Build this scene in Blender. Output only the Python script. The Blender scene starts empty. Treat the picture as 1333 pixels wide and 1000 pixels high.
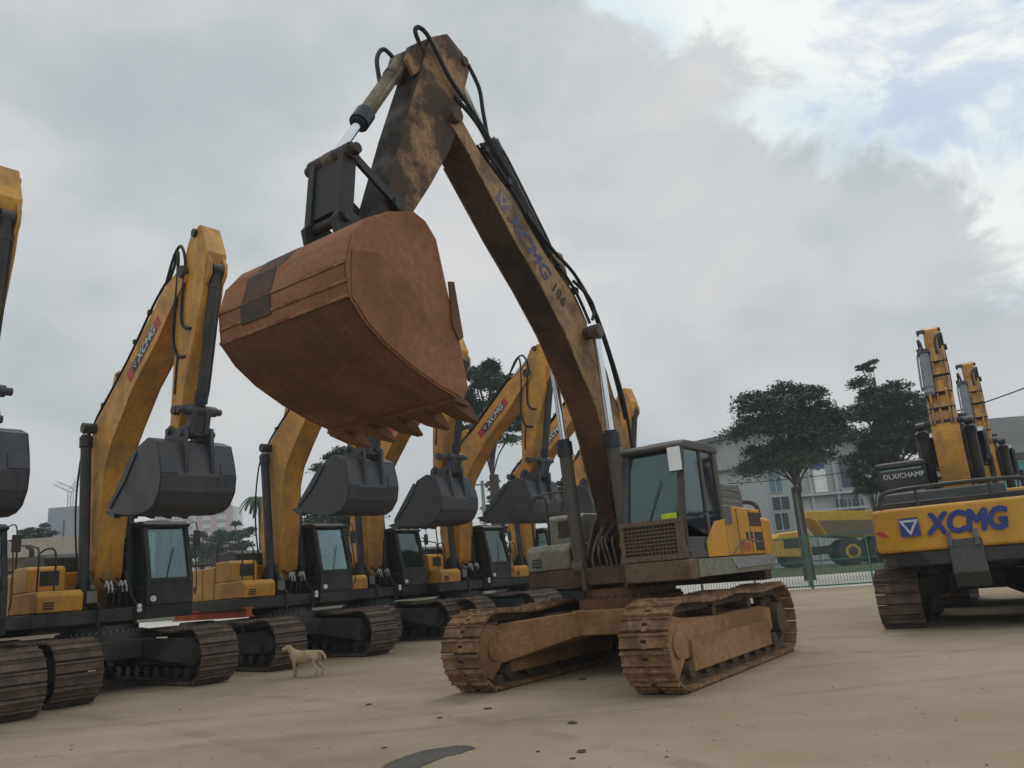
import bpy, bmesh, math, random
from mathutils import Vector, Matrix
random.seed(7)
rad = math.radians
SC = bpy.context.scene
COL = SC.collection

# ------------------------------------------------------------------ camera
cam_d = bpy.data.cameras.new('camera')
cam_d.sensor_width = 36.0; cam_d.lens = 28.0
cam_d.clip_start = 0.05; cam_d.clip_end = 4000
cam = bpy.data.objects.new('camera', cam_d); COL.objects.link(cam)
cam.matrix_world = (Matrix.Translation((0, 0, 1.5)) @ Matrix.Rotation(rad(90 + 13.8), 4, 'X')
                    @ Matrix.Rotation(rad(-4.7), 4, 'Z'))
SC.camera = cam

# ------------------------------------------------------------------ sky, sun, exposure
SUN_EL, SUN_AZ = 52.0, 22.0          # azimuth: degrees to the right of the view direction
w = bpy.data.worlds.new('World'); SC.world = w; w.use_nodes = True
nt = w.node_tree; nt.nodes.clear()
def N(tree, t, **k):
    n = tree.nodes.new(t)
    for a, v in k.items(): setattr(n, a, v)
    return n
def math_node(tree, op, a, b=None, clamp=False):
    n = N(tree, 'ShaderNodeMath', operation=op, use_clamp=clamp)
    for i, v in enumerate((a, b)):
        if v is None: continue
        if isinstance(v, (int, float)): n.inputs[i].default_value = v
        else: tree.links.new(v, n.inputs[i])
    return n.outputs[0]
def mixcol(tree, f, a, b):
    n = N(tree, 'ShaderNodeMix', data_type='RGBA')
    for s, v in ((n.inputs[0], f), (n.inputs[6], a), (n.inputs[7], b)):
        if isinstance(v, (int, float)): s.default_value = v
        elif isinstance(v, tuple): s.default_value = (*v, 1)
        else: tree.links.new(v, s)
    return n.outputs[2]
def smooth(tree, v, a, b):
    n = N(tree, 'ShaderNodeMapRange', interpolation_type='SMOOTHSTEP')
    tree.links.new(v, n.inputs[0]); n.inputs[1].default_value = a; n.inputs[2].default_value = b
    return n.outputs[0]
def dotv(tree, v, d):
    n = N(tree, 'ShaderNodeVectorMath', operation='DOT_PRODUCT')
    tree.links.new(v, n.inputs[0]); n.inputs[1].default_value = d
    return n.outputs['Value']
sky = N(nt, 'ShaderNodeTexSky', sky_type='NISHITA'); sky.sun_disc = False
sky.sun_elevation = rad(SUN_EL); sky.sun_rotation = rad(SUN_AZ)
sky.air_density = 1.3; sky.dust_density = .4
tc = N(nt, 'ShaderNodeTexCoord'); D = tc.outputs['Generated']
def wnoise(scale, detail=6, rough=.55, dist=0., zs=1.6):
    mp = N(nt, 'ShaderNodeMapping'); mp.inputs['Scale'].default_value = (1, 1, zs)
    nt.links.new(D, mp.inputs[0])
    n = N(nt, 'ShaderNodeTexNoise'); n.inputs['Scale'].default_value = scale
    n.inputs['Detail'].default_value = detail; n.inputs['Roughness'].default_value = rough
    n.inputs['Distortion'].default_value = dist
    nt.links.new(mp.outputs[0], n.inputs['Vector']); return n.outputs['Fac']
r1 = Vector((.1, .761, .641)); r2 = Vector((.347, .817, .46))
nrm = r1.cross(r2).normalized()
if nrm.dot(Vector((.274, .772, .573))) < 0: nrm.negate()
n_big, n_mid, n_fine = wnoise(2.3, 5), wnoise(6.0, 9, .6, .35), wnoise(3.4, 8, .5, .2)
edge = math_node(nt, 'ADD', dotv(nt, D, nrm), math_node(nt, 'MULTIPLY', math_node(nt, 'SUBTRACT', n_mid, .5), .42))
bright = smooth(nt, edge, -.02, .045)
patchy = smooth(nt, n_fine, .42, .64)
gx = smooth(nt, n_big, .36, .62)
grey = mixcol(nt, gx, (.395, .442, .462), (.565, .57, .578))
grey = mixcol(nt, math_node(nt, 'MULTIPLY', patchy, .38), grey, (.66, .665, .67))
brite = mixcol(nt, patchy, (.60, .70, .745), (.80, .82, .805))
cloud = mixcol(nt, bright, grey, brite)
# pale bank of cloud low on the right of the gap and near the horizon
low = smooth(nt, dotv(nt, D, (0, 0, 1)), .22, -.02)
cloud = mixcol(nt, math_node(nt, 'MULTIPLY', low, .55), cloud, (.52, .53, .535))
gapd = dotv(nt, D, Vector((.485, .75, .462)).normalized())
gap = math_node(nt, 'ADD', gapd, math_node(nt, 'MULTIPLY', math_node(nt, 'SUBTRACT', n_mid, .5), .055))
gapf = math_node(nt, 'MULTIPLY', smooth(nt, gap, .9925, .9995), .52)
bg1 = N(nt, 'ShaderNodeBackground'); bg1.inputs[1].default_value = .095
nt.links.new(sky.outputs[0], bg1.inputs[0])
bg2 = N(nt, 'ShaderNodeBackground'); bg2.inputs[1].default_value = 1.14
nt.links.new(cloud, bg2.inputs[0])
mx = N(nt, 'ShaderNodeMixShader'); nt.links.new(gapf, mx.inputs[0])
nt.links.new(bg2.outputs[0], mx.inputs[1]); nt.links.new(bg1.outputs[0], mx.inputs[2])
wo = N(nt, 'ShaderNodeOutputWorld'); nt.links.new(mx.outputs[0], wo.inputs[0])
sun_d = bpy.data.lights.new('sun', 'SUN'); sun_d.energy = .7; sun_d.angle = rad(18); sun_d.color = (1, .95, .87)
sun = bpy.data.objects.new('sun', sun_d); COL.objects.link(sun)
sd = Vector((math.sin(rad(SUN_AZ)) * math.cos(rad(SUN_EL)), math.cos(rad(SUN_AZ)) * math.cos(rad(SUN_EL)), math.sin(rad(SUN_EL))))
sun.rotation_euler = (-sd).to_track_quat('-Z', 'Y').to_euler(); sun.location = sd * 60
SC.view_settings.view_transform = 'Standard'; SC.view_settings.look = 'None'
SC.view_settings.exposure = 0.08; SC.view_settings.gamma = 1.0
SC.cycles.max_bounces = 6; SC.cycles.transparent_max_bounces = 12

# ------------------------------------------------------------------ materials
MATS = {}
def mat(name, base, rough=.6, metal=0., dirt=None, amt=.5, scale=2.0, fine=14., bump=.15, var=.12, lo=.42, hi=.62, streak=None, saxis=(5., 5., .55)):
    if name in MATS: return MATS[name]
    m = bpy.data.materials.new(name); m.use_nodes = True; t = m.node_tree; t.nodes.clear()
    o = N(t, 'ShaderNodeOutputMaterial'); b = N(t, 'ShaderNodeBsdfPrincipled'); t.links.new(b.outputs[0], o.inputs[0])
    c = N(t, 'ShaderNodeTexCoord'); oi = N(t, 'ShaderNodeObjectInfo')
    ad = N(t, 'ShaderNodeVectorMath', operation='ADD'); cm = N(t, 'ShaderNodeCombineXYZ')
    rr = math_node(t, 'MULTIPLY', oi.outputs['Random'], 37.)
    for i in range(3): t.links.new(rr, cm.inputs[i])
    t.links.new(c.outputs['Object'], ad.inputs[0]); t.links.new(cm.outputs[0], ad.inputs[1])
    def nz(s, d=6, r=.6, vec=None):
        n = N(t, 'ShaderNodeTexNoise'); n.inputs['Scale'].default_value = s; n.inputs['Detail'].default_value = d
        n.inputs['Roughness'].default_value = r; t.links.new(vec or ad.outputs[0], n.inputs['Vector']); return n.outputs['Fac']
    n1, n2 = nz(scale, 8), nz(fine, 5)
    dk = tuple(x * (1 - var * 2) for x in base); lt = tuple(min(1, x * (1 + var)) for x in base)
    col = mixcol(t, smooth(t, n2, .3, .7), dk, lt)
    if streak:
        mp = N(t, 'ShaderNodeMapping'); mp.inputs['Scale'].default_value = saxis
        t.links.new(ad.outputs[0], mp.inputs[0])
        col = mixcol(t, math_node(t, 'MULTIPLY', smooth(t, nz(1.6, 7, .65, mp.outputs[0]), .50, .72), streak[1]), col, streak[0])
    if dirt:
        f = math_node(t, 'MULTIPLY', smooth(t, n1, lo, hi), amt)
        col = mixcol(t, f, col, dirt)
        rg = math_node(t, 'ADD', math_node(t, 'MULTIPLY', f, .3), rough, True)
        t.links.new(rg, b.inputs['Roughness'])
    else:
        b.inputs['Roughness'].default_value = rough
    b.inputs['Metallic'].default_value = metal
    b.inputs['Specular IOR Level'].default_value = .35
    t.links.new(col, b.inputs['Base Color'])
    if bump:
        bp = N(t, 'ShaderNodeBump'); bp.inputs['Strength'].default_value = bump; bp.inputs['Distance'].default_value = .02
        t.links.new(math_node(t, 'ADD', n2, n1), bp.inputs['Height']); t.links.new(bp.outputs[0], b.inputs['Normal'])
    MATS[name] = m; return m
def glass(name, tint, refl=.5, opac=.35, dark=(.03, .04, .045)):
    m = bpy.data.materials.new(name); m.use_nodes = True; t = m.node_tree; t.nodes.clear()
    o = N(t, 'ShaderNodeOutputMaterial'); tr = N(t, 'ShaderNodeBsdfTransparent'); tr.inputs[0].default_value = (*tint, 1)
    g = N(t, 'ShaderNodeBsdfGlossy'); g.inputs['Roughness'].default_value = .06; g.inputs[0].default_value = (.85, .95, .95, 1)
    d = N(t, 'ShaderNodeBsdfDiffuse'); d.inputs[0].default_value = (*dark, 1)
    lw = N(t, 'ShaderNodeFresnel'); lw.inputs[0].default_value = 1.5
    m1 = N(t, 'ShaderNodeMixShader'); m1.inputs[0].default_value = opac
    t.links.new(tr.outputs[0], m1.inputs[1]); t.links.new(d.outputs[0], m1.inputs[2])
    f = math_node(t, 'ADD', math_node(t, 'MULTIPLY', lw.outputs[0], refl * 2), .04, True)
    m2 = N(t, 'ShaderNodeMixShader'); t.links.new(f, m2.inputs[0])
    t.links.new(m1.outputs[0], m2.inputs[1]); t.links.new(g.outputs[0], m2.inputs[2]); t.links.new(m2.outputs[0], o.inputs[0])
    MATS[name] = m; return m
GRIME = (.035, .028, .022)
YEL = mat('yellow_paint', (.60, .285, .045), .48, dirt=(.24, .145, .065), amt=.6, scale=1.6, var=.08, bump=.06, streak=((.19, .11, .055), .5))
YELB = mat('yellow_body_paint', (.60, .285, .035), .42, dirt=(.34, .18, .06), amt=.5, scale=1.4, var=.05, bump=.04, streak=((.26, .14, .06), .4))
YEL2 = mat('bright_yellow_paint', (.62, .31, .03), .38, dirt=(.34, .17, .05), amt=.35, scale=1.1, var=.04, bump=.03)
YOLD = mat('worn_yellow_paint', (.335, .20, .092), .6, dirt=(.10, .065, .042), amt=.75, scale=2.2, var=.12, bump=.12, streak=((.09, .05, .03), .6))
STK = mat('worn_stick_paint', (.285, .155, .07), .6, dirt=(.042, .030, .025), amt=.9, scale=1.7, var=.2, bump=.25, lo=.40, hi=.55, streak=((.16, .05, .03), .8))
BELLY = mat('rusted_boom_belly', (.125, .060, .032), .8, dirt=(.035, .025, .021), amt=.85, scale=.55, bump=.15, lo=.4, hi=.62)  # boom underside: its shade is painted into the colour, along with rust brown
RUST = mat('rusty_bucket_steel', (.265, .112, .056), .8, dirt=(.17, .072, .042), amt=.7, scale=.9, fine=16., bump=.3, var=.10, streak=((.36, .17, .09), .6), saxis=(5., .45, 5.))
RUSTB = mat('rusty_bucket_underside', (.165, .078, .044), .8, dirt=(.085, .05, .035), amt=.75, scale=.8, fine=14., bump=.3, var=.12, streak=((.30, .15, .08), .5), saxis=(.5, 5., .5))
RUSTE = mat('worn_rust_edge', (.27, .13, .07), .75, dirt=(.15, .06, .033), amt=.9, scale=3., bump=.3)
BLK = mat('black_paint', (.026, .026, .027), .5, dirt=(.085, .075, .062), amt=.55, scale=1.5, bump=.05)
DGREY = mat('dark_grey_steel', (.052, .054, .066), .42, dirt=(.085, .08, .078), amt=.5, scale=1.2, bump=.06, streak=((.11, .10, .10), .25))
GREY = mat('grey_steel', (.17, .17, .165), .55, dirt=(.09, .07, .05), amt=.6, scale=1.8, bump=.08)
SAGE = mat('faded_green_grey_paint', (.215, .21, .165), .6, dirt=(.13, .085, .055), amt=.6, scale=1.4, bump=.06, streak=((.15, .10, .07), .4))
HOSE = mat('hose_rubber', (.014, .015, .017), .55, bump=.05)
HOSEM = mat('muddy_hose', (.13, .10, .075), .8, dirt=(.04, .035, .03), amt=.8, scale=8, bump=.2)
CHROME = mat('chrome_rod', (.62, .62, .66), .18, 1., bump=0, var=.02)
CYL = mat('cylinder_paint', (.032, .034, .040), .45, dirt=(.09, .075, .06), amt=.5, scale=2., bump=.05)
CYLT = mat('worn_cylinder_paint', (.24, .19, .125), .6, dirt=(.07, .055, .045), amt=.8, scale=2.6, bump=.12)
CYLB = mat('cylinder_gland_steel', (.035, .037, .048), .4, .3, bump=.05)
SHOE = mat('rusty_track_shoe', (.150, .104, .080), .7, .1, dirt=(.075, .054, .043), amt=.7, scale=3.5, bump=.25, var=.2)
SHOEM = mat('muddy_track_shoe', (.265, .150, .075), .75, .05, dirt=(.105, .066, .042), amt=.75, scale=2.6, bump=.35, var=.2)
MUD = mat('dried_mud_steel', (.325, .182, .086), .85, dirt=(.16, .086, .043), amt=.7, scale=1.3, bump=.3, var=.12)
MUDD = mat('dark_muddy_steel', (.075, .052, .038), .85, dirt=(.16, .11, .07), amt=.5, scale=1.6, bump=.25)
REDM = mat('red_mud_steel', (.15, .072, .042), .85, dirt=(.07, .045, .032), amt=.7, scale=1.6, bump=.2)
GUARD = mat('muddy_guard', (.155, .105, .07), .8, dirt=(.09, .055, .038), amt=.6, scale=2., bump=.2)
BLUE = mat('blue_lettering', (.035, .05, .235), .5, bump=0)
BLUEW = mat('worn_blue_lettering', (.062, .075, .19), .6, dirt=(.16, .10, .055), amt=.75, scale=6, bump=0, lo=.45, hi=.6)
BLKL = mat('black_lettering', (.03, .026, .022), .6, bump=0)
WHITE = mat('white_paint', (.84, .84, .83), .5, dirt=(.4, .38, .34), amt=.4, scale=1., bump=.02)
SILVER = mat('silver_lettering', (.55, .55, .55), .4, bump=0)
RED = mat('red_decal', (.42, .035, .03), .5, bump=0)
REDF = mat('faded_red_decal', (.42, .10, .07), .6, bump=0)
ORANGE = mat('orange_steel', (.52, .10, .03), .6, dirt=(.28, .07, .03), amt=.5, bump=.05)
SEATM = mat('seat_fabric', (.03, .03, .032), .9, bump=.05)
LIME = mat('lime_sticker', (.55, .72, .03), .5, bump=0)
GL = glass('cab_glass', (.74, .86, .87), .55, .16, (.10, .13, .14))
GLM = glass('dusty_cab_glass', (.52, .68, .62), .42, .42, (.05, .075, .066))
LAMP = mat('lamp_lens', (.75, .75, .72), .15, bump=0)
MIRR = mat('mirror_face', (.88, .89, .9), .12, 1., bump=0, var=0)

# ------------------------------------------------------------------ mesh builder
class MB:
    def __init__(s): s.v = []; s.f = []; s.m = []; s.cur = 0
    def add(s, vs, fs):
        o = len(s.v); s.v += [tuple(p) for p in vs]
        for f in fs: s.f.append([i + o for i in f]); s.m.append(s.cur)
        return s
    def box(s, x0, x1, y0, y1, z0, z1, M=None):
        vs = [Vector((x, y, z)) for x in (x0, x1) for y in (y0, y1) for z in (z0, z1)]
        if M: vs = [M @ q for q in vs]
        return s.add(vs, [(0, 1, 3, 2), (4, 6, 7, 5), (0, 4, 5, 1), (2, 3, 7, 6), (0, 2, 6, 4), (1, 5, 7, 3)])
    def bar(s, p, q, wd, ht, up=(0, 0, 1)):
        p = Vector(p); q = Vector(q); d = (q - p); L = d.length; d.normalize()
        u = Vector(up); sx = d.cross(u)
        if sx.length < 1e-3: sx = d.cross(Vector((1, 0, 0)))
        sx.normalize(); u = sx.cross(d)
        M = Matrix((sx, u, d)).transposed().to_4x4(); M.translation = p
        return s.box(-wd / 2, wd / 2, -ht / 2, ht / 2, 0, L, M)
    def prism(s, poly, y0, y1, axis='y', mats=None):
        """poly in (x,z), extruded along y (axis='z': poly in (x,y), extruded along z)"""
        n = len(poly)
        a = sum(poly[i][0] * poly[(i + 1) % n][1] - poly[(i + 1) % n][0] * poly[i][1] for i in range(n))
        if a < 0: poly = poly[::-1]; mats = mats and [mats[(n - 2 - i) % n] for i in range(n)]
        if axis == 'y': vs = [(p[0], y0, p[1]) for p in poly] + [(p[0], y1, p[1]) for p in poly]; fl = True
        else: vs = [(p[0], p[1], y0) for p in poly] + [(p[0], p[1], y1) for p in poly]; fl = False
        c = s.cur; e1 = list(range(n)); e2 = list(range(n, 2 * n))
        fs = [e1 if fl else e1[::-1], e2[::-1] if fl else e2]
        s.add(vs, fs); o = len(s.v) - 2 * n
        for i in range(n):
            j = (i + 1) % n
            q = [i, n + i, n + j, j] if fl else [i, j, n + j, n + i]
            s.f.append([o + k for k in q]); s.m.append(mats[i] if mats else c)
        return s
    def cyl(s, p, q, r, r2=None, n=14, cap=True):
        p = Vector(p); q = Vector(q); d = (q - p).normalized()
        a = d.cross(Vector((0, 0, 1)))
        if a.length < 1e-3: a = d.cross(Vector((0, 1, 0)))
        a.normalize(); b = d.cross(a); r2 = r if r2 is None else r2
        vs = []
        for c, rr in ((p, r), (q, r2)):
            for i in range(n):
                t = 2 * math.pi * i / n; vs.append(c + (a * math.cos(t) + b * math.sin(t)) * rr)
        fs = [(i, (i + 1) % n, n + (i + 1) % n, n + i) for i in range(n)]
        if cap: fs += [list(range(n))[::-1], list(range(n, 2 * n))]
        return s.add(vs, fs)
    def tube(s, pts, r, n=7, sub=5):
        P = [Vector(p) for p in pts]
        if sub > 1 and len(P) > 2:      # Catmull-Rom
            Q = []
            for i in range(len(P) - 1):
                a, b, c, d = P[max(i - 1, 0)], P[i], P[i + 1], P[min(i + 2, len(P) - 1)]
                for k in range(sub):
                    t = k / sub
                    Q.append(.5 * ((2 * b) + (c - a) * t + (2 * a - 5 * b + 4 * c - d) * t * t + (3 * b - a - 3 * c + d) * t ** 3))
            P = Q + [P[-1]]
        o = len(s.v); prev = None
        for i, p in enumerate(P):
            d = (P[min(i + 1, len(P) - 1)] - P[max(i - 1, 0)]).normalized()
            if prev is None:
                a = d.cross(Vector((0, 0, 1)))
                if a.length < .05: a = d.cross(Vector((0, 1, 0)))
            else: a = prev - d * prev.dot(d)
            a.normalize(); prev = a; b = d.cross(a)
            for k in range(n):
                t = 2 * math.pi * k / n; s.v.append(tuple(p + (a * math.cos(t) + b * math.sin(t)) * r))
        for i in range(len(P) - 1):
            for k in range(n):
                s.f.append([o + i * n + k, o + i * n + (k + 1) % n, o + (i + 1) * n + (k + 1) % n, o + (i + 1) * n + k]); s.m.append(s.cur)
        s.f.append([o + k for k in range(n)][::-1]); s.m.append(s.cur)
        s.f.append([o + (len(P) - 1) * n + k for k in range(n)]); s.m.append(s.cur)
        return s
    def build(s, name, m, parent=None, bevel=0., angle=38):
        me = bpy.data.meshes.new(name); me.from_pydata(s.v, [], s.f)
        for mm in (m if isinstance(m, (list, tuple)) else [m]): me.materials.append(mm)
        me.polygons.foreach_set('material_index', s.m)
        me.polygons.foreach_set('use_smooth', [True] * len(s.f)); me.update()
        bm = bmesh.new(); bm.from_mesh(me); bmesh.ops.recalc_face_normals(bm, faces=bm.faces); bm.to_mesh(me); bm.free()
        me.set_sharp_from_angle(angle=rad(angle))
        return link(name, me, parent, bevel)
def link(name, me, parent=None, bevel=0.):
    o = bpy.data.objects.new(name, me); COL.objects.link(o)
    if parent: o.parent = parent
    if bevel:
        b = o.modifiers.new('bevel', 'BEVEL'); b.width = bevel; b.segments = 2; b.limit_method = 'ANGLE'; b.angle_limit = rad(38)
        b.harden_normals = True
    return o
def tag(o, label=None, cat=None, group=None, kind=None):
    if label: o['label'] = label
    if cat: o['category'] = cat
    if group: o['group'] = group
    if kind: o['kind'] = kind
    return o
def empty(name, loc=(0, 0, 0), rz=0.):
    o = bpy.data.objects.new(name, None); COL.objects.link(o); o.location = loc; o.rotation_euler = (0, 0, rz)
    o.empty_display_size = .3; return o
def copy_tree(o, parent=None):
    c = o.copy(); COL.objects.link(c); c.parent = parent
    for ch in o.children: copy_tree(ch, c)
    return c
def text_mesh(body, size, shear=0., bold=0., extrude=.003, sx=1.):
    cu = bpy.data.curves.new('lettering', 'FONT'); cu.body = body; cu.size = size; cu.shear = shear; cu.offset = bold
    cu.extrude = extrude; cu.align_x = 'CENTER'; cu.align_y = 'CENTER'; cu.resolution_u = 3
    o = bpy.data.objects.new('lettering', cu); COL.objects.link(o)
    me = bpy.data.meshes.new_from_object(o.evaluated_get(bpy.context.evaluated_depsgraph_get()))
    bpy.data.objects.remove(o); bpy.data.curves.remove(cu)
    for v in me.vertices: v.co.x *= sx
    return me
def frame(o, X, Y):      # matrix with text axes
    X = Vector(X).normalized(); Y = Vector(Y).normalized(); Z = X.cross(Y)
    M = Matrix((X, Y, Z)).transposed().to_4x4(); M.translation = Vector(o); return M
def letters(name, body, size, M, m, parent, fat=0., **k):
    me = text_mesh(body, size, **k)
    if fat:             # heavier strokes: shifted copies, each a hair higher than the last
        bm = bmesh.new()
        for i, (ox, oy) in enumerate(((0, 0), (fat, 0), (-fat, 0), (0, fat), (0, -fat), (fat * .7, fat * .7), (-fat * .7, -fat * .7), (fat * .7, -fat * .7), (-fat * .7, fat * .7))):
            c_ = me.copy(); c_.transform(Matrix.Translation((ox, oy, .0005 * i))); bm.from_mesh(c_); bpy.data.meshes.remove(c_)
        bm.to_mesh(me); bm.free()
    me.transform(M); me.materials.clear(); me.materials.append(m)
    return link(name, me, parent)
def emblem(M, s, parent, mb, mw):
    b = MB()
    def tri(r, z0, z1):
        p = [(r * math.cos(a), r * math.sin(a) + .12 * s) for a in (rad(-90), rad(30), rad(150))]
        b.prism(p, z0, z1, 'z')
    b.cur = 0; h = s * .55; b.prism([(-h, -h), (h, -h), (h, h), (-h, h)], 0, .003, 'z')
    b.cur = 1; tri(s * .62, .003, .006); b.cur = 0; tri(s * .36, .006, .009)
    b.v = [tuple(M @ Vector(q)) for q in b.v]
    return b.build('emblem', [mb, mw], parent)

# ------------------------------------------------------------------ the excavator
def stadium(a, r, zc, step):
    """points, tangents along the track path at even steps (x,z,angle)"""
    L = 4 * a + 2 * math.pi * r; n = round(L / step); out = []
    for i in range(n):
        s = L * i / n
        if s < 2 * a: out.append((-a + s, zc - r, 0.))                       # bottom, moving +x
        elif s < 2 * a + math.pi * r:
            t = (s - 2 * a) / r; out.append((a + r * math.sin(t), zc - r * math.cos(t), t))
        elif s < 4 * a + math.pi * r:
            q = s - 2 * a - math.pi * r; k = q / (2 * a)
            out.append((a - q, zc + r - .045 * math.sin(k * math.pi * 2) ** 2, math.pi))
        else:
            t = (s - 4 * a - math.pi * r) / r; out.append((-a - r * math.sin(t), zc + r * math.cos(t), math.pi + t))
    return out, L / n
_shoe = {}
def shoe_mesh(w, pitch, notch, m):
    k = (w, notch, m.name)
    if k in _shoe: return _shoe[k]
    b = MB(); l = pitch * .93; h = l / 2
    # x along the path, z outwards is -z
    prof = [(-h, .012), (h, .012), (h, -.012), (h * .84, -.020), (h * .74, -.056), (h * .60, -.058), (h * .48, -.026), (-h * .62, -.020), (-h * .74, -.038), (-h * .88, -.038), (-h, -.012)]
    if notch:
        b.prism(prof, -w / 2, -.04); b.prism(prof, .04, w / 2); b.box(-h, -h * .30, -.041, .041, -.02, .012); b.box(h * .12, h, -.041, .041, -.024, .012)
    else: b.prism(prof, -w / 2, w / 2)
    o = b.build('shoe', m); me = o.data; bpy.data.objects.remove(o); _shoe[k] = me; return me
def ring(a, r0, r1, zc, y0, y1, n=14):
    b = MB(); P = []
    def path(r):
        q = [(-a, zc - r), (a, zc - r)] + [(a + r * math.sin(math.pi * i / n), zc - r * math.cos(math.pi * i / n)) for i in range(1, n)]
        return q + [(a, zc + r), (-a, zc + r)] + [(-a - r * math.sin(math.pi * i / n), zc + r * math.cos(math.pi * i / n)) for i in range(1, n)]
    A, B = path(r0), path(r1); m = len(A)
    vs = [(p[0], y, p[1]) for y in (y0, y1) for P in (A, B) for p in P]
    fs = []
    for i in range(m):
        j = (i + 1) % m
        fs += [(i, j, m + j, m + i), (2 * m + i, 3 * m + i, 3 * m + j, 2 * m + j), (i, 2 * m + i, 2 * m + j, j), (m + i, m + j, 3 * m + j, 3 * m + i)]
    return b.add(vs, fs)

def cylinder(root, name, p, q, split, r, mb, mr=CHROME, gland=CYLB, y=0., lugs=True):
    """hydraulic cylinder barrel p -> rod end q in the machine plane at lateral y"""
    P = Vector((p[0], y, p[1])); Q = Vector((q[0], y, q[1])); S = P.lerp(Q, split); d = (Q - P).normalized()
    b = MB(); b.cyl(P, S, r, n=18); b.cyl(P + Vector((0, -r * .95, 0)), P + Vector((0, r * .95, 0)), r * 1.15, n=16)
    b.cyl(P + d * .28, P + d * .36, r * 1.14, n=18)
    if lugs:
        b.tube([P + d * .2 + Vector((0, r * 1.2, 0)), P + d * .5 + Vector((0, r * 1.3, 0)), S - d * .25 + Vector((0, r * 1.3, 0)), S - d * .1 + Vector((0, r * .9, 0))], .022, 6)
    o = b.build(name, mb, root)
    g = MB(); g.cyl(S - d * .16, S + d * .06, r * 1.24, n=18); g.cyl(S + d * .06, S + d * .10, r * .95, n=18); g.build('gland', gland, o)
    k = MB(); k.cyl(S, Q - d * r * .7, r * .56, n=14); k.build('rod', mr, o)
    e = MB(); e.cyl(Q + Vector((0, -r * .8, 0)), Q + Vector((0, r * .8, 0)), r * 1.05, n=16); e.cyl(Q - d * r * 1.3, Q, r * .62, r * .8, n=12); e.build('rod_eye', mb, o)
    return o

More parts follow.
